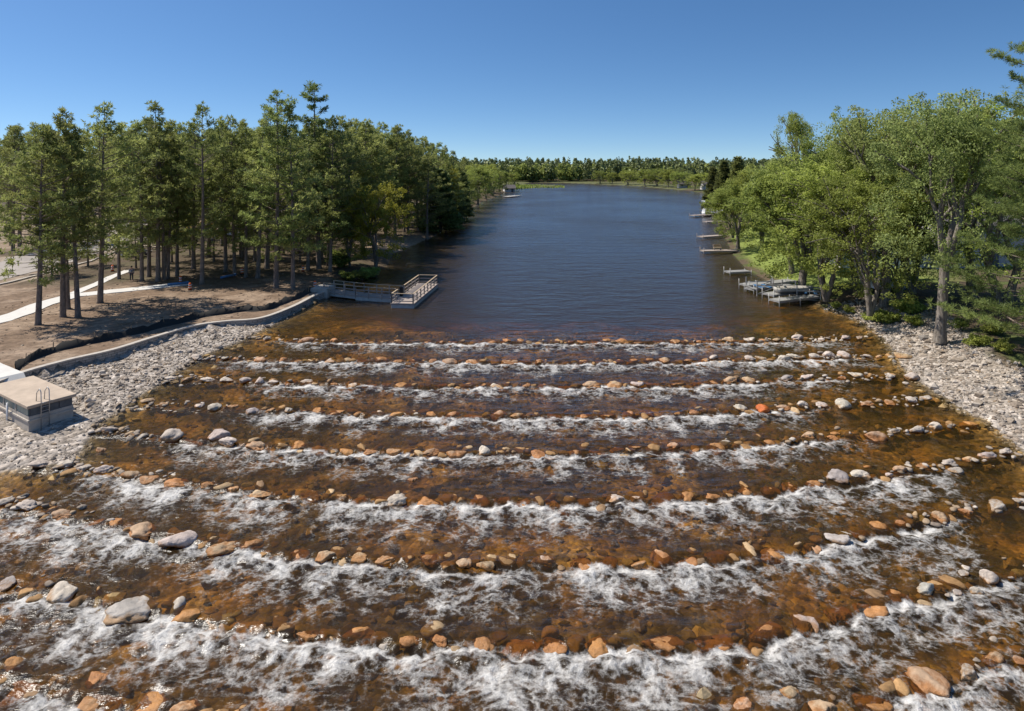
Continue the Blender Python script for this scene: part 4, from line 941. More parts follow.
def marsh():      # reeds on the low point and along the far left shore
    r = np.random.default_rng(5); n = 2600
    px = 512 + 52 * r.random(n) ** 1.6; py = np.interp(px, [512, 535, 561], [188.0, 186.6, 186.6]) + r.normal(0, .55, n)
    D = F * H / (py - HY); X = (px - CX) * D / F; C = np.stack([X, D, np.full(n, -.1)], 1)
    h = r.uniform(.5, 1.5, n) * (1.15 - (px - 512) / 60); w = .4; a = r.uniform(0, 3.14, n); dx, dy = np.cos(a) * w, np.sin(a) * w; ln = r.normal(0, .25, (n, 2))
    V = np.stack([C + np.stack([-dx, -dy, 0*h], 1), C + np.stack([dx, dy, 0*h], 1), C + np.stack([dx*.3 + ln[:, 0], dy*.3 + ln[:, 1], h], 1), C + np.stack([-dx*.3 + ln[:, 0], -dy*.3 + ln[:, 1], h], 1)], 1).reshape(-1, 3)
    me = fast_mesh('marsh_reeds', V, np.arange(len(V)).reshape(-1, 4), M['leaf']); attr(me, 'tone', np.repeat(r.uniform(.0, .55, n), 4))
    tag(link('marsh_reeds', me), 'bright green reeds on the low point at the far left of the lake', 'reeds', kind='stuff')
marsh()
far_leafy = [(600,184,170),(612,184.5,172),(628,185.5,170),(645,186.5,169),(657,187,168),(668,188,169),(680,189,171),(695,191,174),(703,190,172)]
for i, (px, py, top) in enumerate(far_leafy):
    px_tree('far_leafy_tree', LEAFY[3 if i % 2 else 2], px, py - .8, top, f'bright leafy tree at the far shore water edge, {nth(i+1)} from the left', 'tree', 'bright trees at the far shore water edge', 1.5, z=.5)
# ------------------------------------------------------------------ paths, road
def strip(name, pts, w0, z_off, mat_, thick=.12):
    """a strip that follows the ground, with its own thickness"""
    pts = [Vector((p[0], p[1], 0)) for p in pts]; q = []
    for a, b in zip(pts, pts[1:]):
        n = max(1, int((b - a).length / 1.0)); q += [a.lerp(b, k / n) for k in range(n)]
    q.append(pts[-1]); mb = MB(); L = []
    for i, p in enumerate(q):
        t = (q[min(i+1, len(q)-1)] - q[max(i-1, 0)]).normalized(); s = Vector((-t.y, t.x, 0)) * w0 / 2
        zc = gz(p.x, p.y) + z_off
        L.append([(p.x + s.x, p.y + s.y, zc), (p.x - s.x, p.y - s.y, zc), (p.x - s.x, p.y - s.y, zc - thick - .2), (p.x + s.x, p.y + s.y, zc - thick - .2)])
    for k in L: mb.v += k
    for i in range(len(L) - 1):
        a, b = 4 * i, 4 * i + 4
        for k in range(4): mb.f.append((a + k, a + (k+1) % 4, b + (k+1) % 4, b + k))
    mb.f += [(3,2,1,0), tuple(4*(len(L)-1)+k for k in range(4))]
    return tag(mb.build(name, mat_), kind='structure')
def wp(px, py, z=TZ): p = P(px, py, z); return (p.x, p.y)
M['road'] = mat('dusty_asphalt', (.34, .30, .26), .9, var=.2, scale=.4)
strip('concrete_path', [wp(-40,330), wp(0,320.5), wp(20,314), wp(41,305), wp(74,295.5), wp(100,293), wp(155,287.3), wp(190,283.5)], 2.2, .06, M['concrete_white'])
strip('side_path', [wp(73,294), wp(95,285), wp(112,277), wp(129,270.5)], 1.1, .05, M['concrete_white'])
strip('road', [wp(-60,285), wp(20,266), wp(70,254), wp(105,243), wp(128,232), wp(140,224)], 10, .05, M['road'])
strip('kerb', [wp(-60,297), wp(10,283), wp(60,270), wp(100,259), wp(124,250)], .35, .16, M['concrete'])
strip('parking_lot', [wp(110,240), wp(170,237), wp(250,236)], 12, .045, M['road'])
# grit on the terrace: twigs and clods (loose)
x, y, z = scatter(1500, -50, -20, 44, 88, lambda x, y, z, d, t: (t < -.6))
s = np.clip(np.exp(NR.normal(-2.6, .4, len(x))), .03, .16)
rock_stuff('dirt_clods', np.stack([x, y, z], 1), s, stone_cols(len(x), [(.2, .145, .1), (.12, .085, .06), (.3, .24, .18)], [.5, .3, .2]), M['stone'], 1, 'clods, sticks and stones strewn over the bare dirt terrace', 'debris')
# ------------------------------------------------------------------ block wall and silt fence
def block_mat():
    m = bpy.data.materials.new('split_block'); m.use_nodes = True; t = m.node_tree; b = t.nodes['Principled BSDF']; L = t.links.new
    tc = N(t, 'ShaderNodeTexCoord'); n1 = N(t, 'ShaderNodeTexNoise', Scale=3.0, Detail=6.0); L(tc.outputs['Object'], n1.inputs['Vector'])
    uv = N(t, 'ShaderNodeAttribute', attribute_name='run'); sx = N(t, 'ShaderNodeSeparateXYZ'); L(tc.outputs['Object'], sx.inputs[0])
    cb = N(t, 'ShaderNodeCombineXYZ'); L(uv.outputs['Fac'], cb.inputs[0]); L(sx.outputs['Z'], cb.inputs[1])
    br = N(t, 'ShaderNodeTexBrick', Scale=1.0); br.inputs['Brick Width'].default_value = .45; br.inputs['Row Height'].default_value = .18; br.inputs['Mortar Size'].default_value = .012
    br.inputs['Color1'].default_value = (.30, .27, .24, 1); br.inputs['Color2'].default_value = (.40, .37, .33, 1); br.inputs['Mortar'].default_value = (.06, .055, .05, 1); L(cb.outputs[0], br.inputs['Vector'])
    mr = N(t, 'ShaderNodeMapRange'); mr.inputs['To Min'].default_value = .6; mr.inputs['To Max'].default_value = 1.35; L(n1.outputs['Fac'], mr.inputs[0])
    v = N(t, 'ShaderNodeVectorMath', operation='SCALE'); L(br.outputs['Color'], v.inputs[0]); L(mr.outputs[0], v.inputs['Scale']); L(v.outputs[0], b.inputs['Base Color'])
    bp = N(t, 'ShaderNodeBump', Strength=.8, Distance=.05); L(n1.outputs['Fac'], bp.inputs['Height']); L(bp.outputs[0], b.inputs['Normal']); b.inputs['Roughness'].default_value = .9
    return m
M['block'] = block_mat()
def smooth_line(pts, step=.5):
    pts = [Vector((p[0], p[1], 0)) for p in pts]; out = []
    n = len(pts)
    for i in range(n - 1):
        p0, p1, p2, p3 = pts[max(i-1, 0)], pts[i], pts[i+1], pts[min(i+2, n-1)]
        k = max(2, int((p2 - p1).length / step))
        for j in range(k):
            t = j / k; out.append(.5 * ((2*p1) + (p2-p0)*t + (2*p0-5*p1+4*p2-p3)*t*t + (3*p1-p0-3*p2+p3)*t**3))
    out.append(pts[-1]); return out
wl = smooth_line([(p.x, p.y) for p in WALL])
def wall_run(name, line, z0, z1, w, off, mat_, parent):
    mb = MB(); run = 0; runs = []
    for i, p in enumerate(line):
        t = (line[min(i+1, len(line)-1)] - line[max(i-1, 0)]).normalized(); s = Vector((-t.y, t.x, 0))
        if i: run += (p - line[i-1]).length
        a = p + s * (off + w / 2); b = p + s * (off - w / 2)
        mb.v += [(a.x, a.y, z0), (b.x, b.y, z0), (b.x, b.y, z1), (a.x, a.y, z1)]; runs += [run] * 4
        if i:
            q = 4 * i
            for k in range(4): mb.f.append((q-4+k, q-4+(k+1) % 4, q+(k+1) % 4, q+k))
    mb.f += [(3,2,1,0), tuple(len(mb.v)-4+k for k in range(4))]
    o = mb.build(name, mat_, parent); attr(o.data, 'run', runs); return o
wall = empty('retaining_wall', (wl[0].x, wl[0].y, 0)); tag(wall, 'low grey block retaining wall curving between dirt terrace and gravel bank', 'wall')
rel = [p - Vector((wl[0].x, wl[0].y, 0)) for p in wl]
wall_run('block_courses', rel, -.9, TZ - .02, .34, 0, M['block'], wall)
wall_run('cap_course', rel, TZ - .02, TZ + .09, .42, 0, M['concrete'], wall)
# silt fence: sagging fabric with stakes
fl = smooth_line([wp(*p) for p in [(16,371),(32,360),(52,353),(90,344),(139,333),(181,322.5),(210,316),(240,312),(265,310),(291,301),(311,292)]], .35)
fn = empty('silt_fence', (fl[0].x, fl[0].y, 0)); tag(fn, 'black silt fence fabric sagging along the dirt above the block wall', 'fence')
mb = MB(); o0 = fl[0]
for i, p in enumerate(fl):
    q = p - o0; t = (fl[min(i+1, len(fl)-1)] - fl[max(i-1, 0)]).normalized(); s = Vector((-t.y, t.x, 0))
    hh = .50 + .10 * math.sin(i * .9) + .06 * math.sin(i * 2.3); g = gz(p.x, p.y); w = .1 * math.sin(i * .55)
    for off, zz in ((-.28, g - .05), (-.02, g + .12), (.06 + w, g + hh), (.09 + w, g + hh - .01), (.05, g + .12), (.35, g - .05)):
        v = q + s * off; mb.v.append((v.x, v.y, zz))
    if i:
        b = 6 * i
        for k in range(5): mb.f.append((b-6+k, b-5+k, b+k+1, b+k))
mb.build('fabric', M['fabric'], fn, True)
for i in range(4, len(fl), 8):
    p = fl[i] - o0; g = gz(fl[i].x, fl[i].y); a = R.uniform(-.08, .08)
    MB().bar((p.x, p.y + .12, g - .1), (p.x + a, p.y + .15, g + .78), .05).build('stake', M['stake'], fn)
# ------------------------------------------------------------------ concrete control building
bk = empty('control_building', BUNK0, math.atan2(v_b.y, v_b.x))     # local x = along the right face, local y = along the left face
tag(bk, 'low flat-roofed concrete building with teal panels and a ladder on the gravel bar', 'building')
bl, bw, bh = 6.0, 2.35, 1.28
MB().box(0, bw, 0, bl, -.6, .62).build('lower_wall', M['concrete'], bk, bevel=.02)
MB().box(-.06, bw + .06, -.06, bl, .30, .42).build('ledge', M['concrete'], bk, bevel=.015)
MB().box(.05, bw - .05, .05, bl, .62, 1.1).build('core', M['dark_panel'], bk)
y0 = .12
for k in range(3):
    y1 = y0 + 1.6
    MB().box(-.002, .06, y0, y1, .66, 1.06).build('side_panel', M['glass_teal'], bk); MB().box(-.03, .07, y1 + .02, y1 + .13, .62, 1.1).build('mullion', M['concrete'], bk); y0 = y1 + .15
for k in range(3):
    MB().box(.10 + k * .75, .78 + k * .75, -.0, .06, .66, 1.06).build('end_panel', M['dark_panel'], bk)
MB().box(-.12, bw + .12, -.12, bl, 1.1, 1.28).build('roof_slab', M['roof_tan'], bk, bevel=.03)
# along local x is the right face seen end-on: ladder stands there near the corner
ld = empty('ladder', (0, 0, 0)); ld.parent = bk; ld.location = (.55, -.16, 0)
f_ = MB()
for sx_ in (0, .42):
    f_.tube([(sx_, -.06, -.35), (sx_, -.06, 1.30), (sx_ + (.0), -.02, 1.95), (sx_, .18, 2.08), (sx_, .55, 1.78), (sx_, .62, 1.28)], .025, 6)
f_.build('rail', M['steel'], ld, True)
f_ = MB()
for k in range(7): f_.tube([(0, -.06, -.15 + k * .24), (.42, -.06, -.15 + k * .24)], .018, 6)
f_.build('rung', M['steel'], ld, True)
MB().tube([(-.16, 2.6, -.6), (-.16, 2.6, .95)], .055, 10).build('drain_pipe', M['white'], bk, True)
a_ = Vector((BUNK0.x, BUNK0.y, 0)) + u_b * 7.5 + v_b * 1.2
sl_ = P(6, 385, .75)
q0 = BUNK0 + u_b * 6.16 + v_b * 1.17; q1 = BUNK0 + u_b * 13 + v_b * 1.17
strip('roof_walk', [(q0.x, q0.y), (q1.x, q1.y)], 2.4, .16, M['concrete_white'], .3)
# ------------------------------------------------------------------ pier
pier = empty('fishing_pier', P(391, 308, 0)); tag(pier, 'weathered accessible fishing pier with railings reaching into the lake from the left shore', 'pier')
O = Vector(pier.location); PR = -math.radians(6.2); pier.rotation_euler.z = PR; PI_ = Matrix.Rotation(-PR, 3, 'Z')
fw, fl_, dz = 2.35, 11.2, .48
MB().box(0, fw, 0, fl_, -.25, .34).build('float', M['float'], pier, bevel=.05)
MB().box(-.06, fw + .06, -.06, fl_ + .06, .34, dz).build('deck', M['deck'], pier, bevel=.01)
def railing(name, pts, z, hgt=.98, openings=None, step=1.55):
    rl = empty(name, (0, 0, 0)); rl.parent = pier
    for a, b in zip(pts, pts[1:]):
        a, b = Vector((*a, z)), Vector((*b, z)); L = (b - a).length; n = max(1, round(L / step)); d = (b - a).normalized()
        MB().bar(a + Vector((0,0,hgt)) - d*.06, b + Vector((0,0,hgt)) + d*.06, .14, .05).build('top_rail', M['wood_tan'], rl)
        for hh in (.22, .60): MB().bar(a + Vector((0,0,hh)), b + Vector((0,0,hh)), .05, .085).build('rail', M['wood_grey'], rl)
        for k in range(n + 1):
            p = a.lerp(b, k / n); MB().box(p.x-.055, p.x+.055, p.y-.055, p.y+.055, z - .25, z + hgt - .03).build('post', M['wood_grey'], rl)
    return rl
railing('float_railing', [(0.05, 2.2), (.05, .08), (fw - .08, .08), (fw - .08, fl_ - .1), (.08, fl_ - .1), (.08, 4.6)], dz)
# gangway: from the shore, bends, then reaches the float
g0 = PI_ @ (P(329, 290, .55) - O); g1 = PI_ @ (P(360, 294, .5) - O); g2 = Vector((0, 3.2, 0)); g2.z = 0
gw = 1.75
def side(a, b, w): t = Vector((b.x - a.x, b.y - a.y, 0)).normalized(); return Vector((-t.y, t.x, 0)) * w / 2
s0, s2 = side(g0, g1, gw), side(g1, g2, gw); s1 = (s0 + s2) / 2
def slab(name, a, b, sa, sb, z0, z1, m):
    MB().add([(a.x - sa.x, a.y - sa.y, z0), (b.x - sb.x, b.y - sb.y, z0), (b.x + sb.x, b.y + sb.y, z0), (a.x + sa.x, a.y + sa.y, z0), (a.x - sa.x, a.y - sa.y, z1), (b.x - sb.x, b.y - sb.y, z1), (b.x + sb.x, b.y + sb.y, z1), (a.x + sa.x, a.y + sa.y, z1)],
             [(0,3,2,1),(4,5,6,7),(0,1,5,4),(1,2,6,5),(2,3,7,6),(3,0,4,7)]).build(name, m, pier)
slab('gangway_deck', g0, g1, s0, s1, .40, .53, M['deck']); slab('gangway_deck', g1, g2, s1, s2, .38, .50, M['deck'])
slab('gangway_beam', g0, g1, s0 * .94, s1 * .94, .12, .398, M['float']); slab('gangway_beam', g1, g2, s1 * .94, s2 * .94, .0, .378, M['float'])
e = .92
for sg in (-1, 1): railing('gangway_railing', [((g0 + sg * s0 * e).x, (g0 + sg * s0 * e).y), ((g1 + sg * s1 * e).x, (g1 + sg * s1 * e).y), ((g2 + sg * s2 * e).x - .1, (g2 + sg * s2 * e).y)], .51)
for p in (g0.lerp(g1, .5), g1, g1.lerp(g2, .5)): MB().box(p.x - .1, p.x + .1, p.y - .1, p.y + .1, -2.2, .38).build('pile', M['wood_grey'], pier)
ab = P(327, 291.5, .5); MB().box(-1.4, .5, -1.2, 1.2, -.8, .52).build('abutment', M['concrete'], None).parent = pier
[c for c in pier.children if c.name.startswith('abutment')][0].location = PI_ @ (ab - O)
bin_ = empty('litter_bin', O + Vector((.45, 3.6, dz))); tag(bin_, 'small black litter bin standing on the pier deck where the gangway meets the float', 'bin')
MB().prism([(.19*math.cos(a*.5236), .19*math.sin(a*.5236)) for a in range(12)], 'z', 0, .85).build('drum', M['black'], bin_, bevel=.02); MB().tube([(0,0,.85),(0,0,.93),(0,0,.98)], [.215,.2,.08], 14).build('lid', M['black'], bin_, True)
# ------------------------------------------------------------------ docks of the right bank
def dock(px0, py0, px1, py1, w, label, hgt=.45, post=True, m='alu', group='docks along the right bank', step=3.0, name='dock'):
    a, b = P(px0, py0, hgt), P(px1, py1, hgt); d = b - a; L = d.length; o = empty(name, a, math.atan2(d.y, d.x)); tag(o, label, 'dock', group)
    MB().box(0, L, -w/2, w/2, -.04, .02).build('deck', M['deck' if m == 'wood_grey' else m], o)
    f = MB()
    for s in (-1, 1): f.box(0, L, s*w/2 - .04, s*w/2 + .04, -.20, -.045)
    for k in range(int(L / 1.2) + 1): f.box(k*1.2, k*1.2 + .05, -w/2 + .042, w/2 - .042, -.16, -.06)
    f.build('frame', M[m], o)
    if post:
        n = max(1, int(L / step))
        for k in range(n + 1):
            for s in (-1, 1): MB().tube([(L*k/n, s*(w/2 + .07), -hgt - .9), (L*k/n, s*(w/2 + .07), .55 if k % 2 == 0 else .2)], .04, 7).build('post', M[m], o, True)
    return o
dock(702,250.5,737,250,1.5,'wooden dock with a short bench post, nearest narrow dock past the stored ones', m='wood_grey')
dock(700,236.5,724,235,1.6,'wooden dock with a wider end platform, second narrow dock up the shore', m='wood_grey')
dock(705,221.5,722,221,1.6,'small reddish dock just below the white covered boat', m='wood_grey')
dock(692,215.3,712,214.5,2.0,'farthest narrow dock, with a dark object on its end', m='wood_grey')
dock(727,271.5,748,270.5,1.3,'white aluminium dock lying alone by the fallen branches', m='alu')
# stored roll-in docks and lifts
dock(744,284.5,793,280,1.5,'aluminium roll-in dock with a tall end post, farthest of the stored stack', hgt=.7, group='aluminium docks stored together at the shore', step=2.2)
dock(749,288.5,790,284,1.3,'aluminium dock skeleton lying second in the stored stack', hgt=.5, group='aluminium docks stored together at the shore', step=2.4)
dock(768,294,806,289,1.4,'aluminium dock with blue fittings, in the middle of the stored stack', hgt=.7, group='aluminium docks stored together at the shore', step=2.0)
dock(774,300,815,295.5,1.3,'aluminium dock nearest the rapids in the stored stack', hgt=.6, group='aluminium docks stored together at the shore', step=2.2)
def boat_lift(px, py, rz, label):
    o = empty('boat_lift', P(px, py, .2), rz); tag(o, label, 'boat lift', 'boat lifts among the stored docks')
    for sx_ in (0, 3.0):
        for sy_ in (0, 2.4): MB().tube([(sx_, sy_, -.9), (sx_, sy_, 1.5)], .06, 6).build('post', M['alu'], o)
    f = MB()
    for sy_ in (0, 2.4): f.bar((0, sy_, .9), (3, sy_, .9), .09); f.bar((0, sy_, 0.0), (3, sy_, .0), .09); f.bar((0, sy_, 0), (3, sy_, .88), .06)
    for sx_ in (0, 3.0): f.bar((sx_, .05, .5), (sx_, 2.35, .5), .09)
    f.build('frame', M['alu'], o)
    for sx_ in (.7, 1.7): MB().box(sx_, sx_ + .3, .2, 2.2, .56, .66).build('bunk', M['alu_blue'], o)
    w = MB(); w.tube([(3.12, 2.4, .95), (3.20, 2.4, .95)], .38, 14); w.build('winch_wheel', M['alu'], o)
    return o
boat_lift(757,294,.15,'aluminium boat lift frame standing in the water left of the stored docks')
boat_lift(797,299,-.35,'aluminium boat lift frame tangled among docks at the shore end')
# upturned pale boat between the docks
def hull(o, L, w, hgt, m, name='hull', flip=False):
    V, Fq = [], []; n = 12; k = 9
    for i in range(n + 1):
        u = i / n; ww = w / 2 * (1 - max(0, (u - .45) / .55) ** 2.2) * (1 if u > .05 else .92); kz = hgt * .25 * max(0, (u - .6) / .4) ** 2
        for j in range(k):
            a = math.pi * (j / (k - 1)); V.append((L * u, -math.cos(a) * max(ww, .02), (hgt - (hgt - kz) * math.sin(a) ** .7) + .06 * u * u))
    for i in range(n):
        for j in range(k - 1): Fq.append((i*k+j, i*k+j+1, (i+1)*k+j+1, (i+1)*k+j))
    Fq.append(tuple(range(k)))
    b = MB(); b.add(V, Fq); h = b.build(name, M[m], o, True); s = h.modifiers.new('s', 'SOLIDIFY'); s.thickness = .04
    return h
bt = empty('rowing_boat', P(776, 292.5, .75), .1); tag(bt, 'pale aluminium boat resting between the stored docks', 'boat'); hull(bt, 4.2, 1.5, .55, 'float')
for xx in (1.0, 2.2): MB().box(xx, xx + .28, -.66, .66, .34, .39).build('bench', M['alu'], bt)
# pontoon boat with white cover and canopy
pb = empty('covered_boat', P(703, 215.5, 0), .05); tag(pb, 'boat under a white cover moored at the far docks, with a flag beside it', 'boat')
hull(pb, 7.0, 2.5, .95, 'white'); 
c = MB(); c.prism([(-1.28, .9), (1.28, .9), (1.1, 1.35), (.5, 1.85), (-.5, 1.85), (-1.1, 1.35)], 'x', .1, 5.4); c.build('cover', M['canvas'], pb, bevel=.1)
fg = empty('flagpole', P(701, 213, .45)); tag(fg, 'thin pole with a small white flag at the far dock', 'flag'); MB().tube([(0,0,-.4),(0,0,3.6)], .04, 6).build('pole', M['alu'], fg)
fv = MB()
for i in range(7):
    u = i / 6; yy = .14 * math.sin(u * 5); fv.v += [(.05 + 1.3 * u, yy, 3.5 - .1*u), (.05 + 1.3 * u, yy + .03, 2.7 - .15*u)]
for i in range(6): fv.f.append((2*i, 2*i+1, 2*i+3, 2*i+2))
fo_ = fv.build('flag_cloth', M['canvas'], fg, True); fo_.modifiers.new('s', 'SOLIDIFY').thickness = .02
ch = empty('dock_bench', P(714, 250.3, .47), .1); tag(ch, 'small wooden bench on the nearest narrow dock', 'bench')
MB().box(0, 1.3, 0, .42, .40, .46).build('seat', M['wood_tan'], ch); MB().box(0, 1.3, .40, .46, .55, .92).build('backrest', M['wood_tan'], ch)
for xx in (.06, 1.16): MB().box(xx, xx + .08, .04, .12, 0, .398).build('leg', M['wood_grey'], ch); MB().box(xx, xx + .08, .31, .39, 0, .9).build('leg', M['wood_grey'], ch)
# ------------------------------------------------------------------ houses
def house(px, py, z, L, w, hgt, rz, sid, label, chimney=False):
    p = P(px, py, z); o = empty('house', (p.x, p.y, gz(p.x, p.y)), rz); tag(o, label, 'house')
    MB().box(-L/2, L/2, -w/2, w/2, -.6, hgt).build('wall', M[sid], o)
    rh = w * .33; g = MB()
    g.prism([(-w/2, hgt + .01), (w/2, hgt + .01), (0, hgt + rh)], 'x', -L/2 + .01, L/2 - .01); g.build('gable', M[sid], o)
    for s in (-1, 1):
        r = MB(); e = .5; dy, dzr = w/2 + e, rh * (w/2 + e) / (w/2)
        r.add([(-L/2 - e, 0, hgt + rh + .03), (L/2 + e, 0, hgt + rh + .03), (L/2 + e, s*dy, hgt + rh - dzr + .03), (-L/2 - e, s*dy, hgt + rh - dzr + .03),
               (-L/2 - e, 0, hgt + rh + .2), (L/2 + e, 0, hgt + rh + .2), (L/2 + e, s*dy, hgt + rh - dzr + .2), (-L/2 - e, s*dy, hgt + rh - dzr + .2)],
              [(0,1,2,3),(7,6,5,4),(0,4,5,1),(1,5,6,2),(2,6,7,3),(3,7,4,0)]); r.build('roof', M['roof'], o)
    n = max(2, int(L / 2.8))
    for k in range(n):
        xx = -L/2 + L * (k + .5) / n
        if k == n // 2:
            d = MB().box(xx - .5, xx + .5, -w/2 - .06, -w/2 + .02, 0, 2.1).build('door', M['dark_panel'], o); MB().box(xx + .36, xx + .42, -w/2 - .12, -w/2 - .065, .95, 1.08).build('handle', M['steel'], d); continue
        f = MB(); f.box(xx - .65, xx + .65, -w/2 - .05, -w/2 + .02, .85, .95); f.box(xx - .65, xx + .65, -w/2 - .05, -w/2 + .02, 2.05, 2.15); f.box(xx - .65, xx - .55, -w/2 - .05, -w/2 + .02, .95, 2.05); f.box(xx + .55, xx + .65, -w/2 - .05, -w/2 + .02, .95, 2.05)
        wd = f.build('window', M['white'], o); MB().box(xx - .55, xx + .55, -w/2 - .02, -w/2 + .02, .952, 2.048).build('pane', M['pane'], wd)
    if chimney: MB().box(L*.2, L*.2 + .8, .6, 1.4, hgt + rh * .5, hgt + rh + 1.0).build('chimney', M['concrete'], o)
    return o
house(955, 262, 1.6, 13, 9, 5.4, .12, 'siding', 'grey two-storey house half hidden behind the big elm and pine', True)
house(872, 262, 1.6, 11, 8, 3.2, -.1, 'siding_white', 'white low house behind the leafy trees of the right bank')
house(709, 189, .9, 7, 5, 2.4, .1, 'siding_white', 'small white lake house beside the far right trees')
house(684, 187.6, .8, 6, 4.5, 2.2, .0, 'siding', 'small grey boathouse at the water on the far shore')
house(509, 190, .8, 5, 4, 2.0, .2, 'siding_white', 'small pale boathouse at the far left shoreline')
dock(506, 196.5, 518, 195.5, 3.0, 'short pale dock at the far left shoreline', m='float', group=None)
# ------------------------------------------------------------------ vehicles and works on the left
def car(px, py, z, rz, paint, label, truck=False):
    p = P(px, py, z); o = empty('pickup_truck' if truck else 'parked_car', (p.x, p.y, gz(p.x, p.y) + .05), rz); tag(o, label, 'pickup truck' if truck else 'car')
    L = 5.4 if truck else 4.5; w = .92
    prof = ([(-L/2, .4), (-L/2, .98), (-.35, 1.0), (-.3, 1.0), (1.2, 1.02), (L/2 - .12, .88), (L/2, .45)] if truck else [(-L/2, .4), (-L/2 + .03, .82), (-L/2 + .35, .95), (1.05, .95), (L/2 - .15, .74), (L/2, .42)])
    MB().prism(prof, 'y', -w, w).build('body', M[paint], o, bevel=.06)
    cab = [(-.45, 1.0), (-.35, 1.72), (.75, 1.74), (1.35, 1.0)] if truck else [(-1.75, .94), (-1.25, 1.42), (.15, 1.45), (1.05, .94)]
    MB().prism(cab, 'y', -w + .12, w - .12).build('cabin', M[paint], o, bevel=.05)
    gl = [(cab[0][0] + .14, cab[0][1] + .08), (cab[1][0] + .08, cab[1][1] - .1), (cab[2][0] - .04, cab[2][1] - .1), (cab[3][0] - .26, cab[3][1] + .08)]
    for s in (-1, 1): MB().prism(gl, 'y', s*(w - .115) - .012, s*(w - .115) + .012).build('side_window', M['car_glass'], o)
    a, b = Vector((cab[2][0] + .03, 0, cab[2][1] - .04)), Vector((cab[3][0] - .02, 0, cab[3][1] + .04))
    MB().add([(a.x, -.68, a.z), (a.x, .68, a.z), (b.x + .03, .74, b.z), (b.x + .03, -.74, b.z), (a.x - .03, -.68, a.z - .02), (a.x - .03, .68, a.z - .02), (b.x, .74, b.z - .02), (b.x, -.74, b.z - .02)], [(0,1,2,3),(7,6,5,4),(0,4,5,1),(1,5,6,2),(2,6,7,3),(3,7,4,0)]).build('windscreen', M['car_glass'], o)
    for xx in (-L * .30, L * .31):
        for s in (-1, 1):
            t = MB().tube([(xx, s * (w - .2), .33), (xx, s * (w + .02), .33)], .33, 18).build('wheel', M['black'], o); MB().tube([(xx, s * (w + .021), .33), (xx, s * (w + .03), .33)], .19, 14).build('rim', M['steel'], t)
    for s in (-1, 1):
        MB().box(L/2 - .16, L/2 - .04, s*.68 - .16, s*.68 + .16, .62, .74).build('headlight', M['white'], o); MB().box(-L/2 - .02, -L/2 + .05, s*.74 - .1, s*.74 + .1, .68, .84).build('tail_light', M['tail'], o)
    return o
car(134, 257, TZ, .05, 'car_dark', 'dark car on the dusty road, half hidden by pine boughs')
car(226, 240, TZ, .1, 'car_white', 'white pickup truck parked behind the left bank pines', True)
car(886, 291, 1.3, .3, 'car_white', 'pale car parked in the shade behind the right bank shrubs')
p = P(185, 246, TZ); ex = empty('excavator', (p.x, p.y, gz(p.x, p.y)), .35); tag(ex, 'yellow excavator working behind the red pines', 'excavator')
for s in (-1, 1): MB().prism([(-1.9, .35), (-1.5, 0), (1.5, 0), (1.9, .35), (1.9, .6), (1.5, .9), (-1.5, .9), (-1.9, .6)], 'y', s*1.15 - .3, s*1.15 + .3).build('track', M['black'], ex, bevel=.04)
MB().box(-1.9, 1.1, -1.25, 1.25, 1.0, 1.25).build('turntable', M['dark_panel'], ex); MB().box(-2.1, .0, -1.3, 1.3, 1.26, 2.3).build('engine_house', M['yellow'], ex, bevel=.1)
cb = MB().box(.05, 1.35, .25, 1.3, 1.26, 2.95).build('cab', M['yellow'], ex, bevel=.08); MB().box(1.352, 1.37, .35, 1.2, 1.7, 2.8).build('front_window', M['pane'], cb); MB().box(.2, 1.2, 1.302, 1.32, 1.9, 2.8).build('side_window', M['pane'], cb)
MB().bar((.6, -.4, 1.5), (2.9, -.4, 4.1), .34, .45).build('boom', M['yellow'], ex, bevel=.05); MB().bar((2.8, -.4, 4.15), (4.9, -.4, 3.2), .3, .4).build('boom', M['yellow'], ex, bevel=.05)
MB().bar((4.85, -.4, 3.4), (4.3, -.4, 1.1), .26, .34).build('stick', M['yellow'], ex, bevel=.04); MB().prism([(4.2, 1.1), (4.7, 1.0), (4.6, .3), (4.0, .05), (3.5, .5)], 'y', -.95, .15).build('bucket', M['dark_panel'], ex, bevel=.03)
def cone_(px, py, label, lean=0.0):
    p = P(px, py, TZ); o = empty('traffic_drum', (p.x, p.y, gz(p.x, p.y) + .02)); o.rotation_euler = (lean, lean * .5, 0); o.scale = (.62, .62, .8); tag(o, label, 'traffic drum', 'orange traffic drums on the worksite')
    MB().tube([(0,0,0),(0,0,.09)], .36, 14).build('base', M['black'], o); MB().tube([(0,0,.09),(0,0,.55),(0,0,.98),(0,0,1.04)], [.28,.25,.21,.12], 14).build('drum', M['orange'], o, True)
    for z in (.32, .66): MB().tube([(0,0,z),(0,0,z + .14)], .285 - z * .06, 14).build('stripe', M['white'], o, True)
cone_(112.5, 271.5, 'orange traffic drum on the road side of the narrow path'); cone_(190, 290, 'leaning orange traffic drum at the end of the white path', .22); cone_(180.5, 283, 'orange traffic drum behind the path end beside the blue pipe')
cone_(242, 274.5, 'orange traffic drum among trunks behind the tall white pine'); cone_(303, 272, 'orange traffic drum in the shade near the pier entrance'); cone_(315, 288, 'orange traffic drum right at the pier gate')
def pipe(px0, py0, px1, py1, label):
    a, b = P(px0, py0, TZ), P(px1, py1, TZ); o = empty('drain_pipe', (a.x, a.y, gz(a.x, a.y) + .17)); tag(o, label, 'pipe', 'blue pipes lying on the worksite')
    d = b - a; d.z = 0; MB().tube([(0,0,0), d * .5 + Vector((0,.1,.0)), d], .14, 12).build('pipe_barrel', M['pipe_blue'], o, True); MB().tube([d * .96, d * 1.01], .18, 12).build('collar', M['pipe_blue'], o, True)
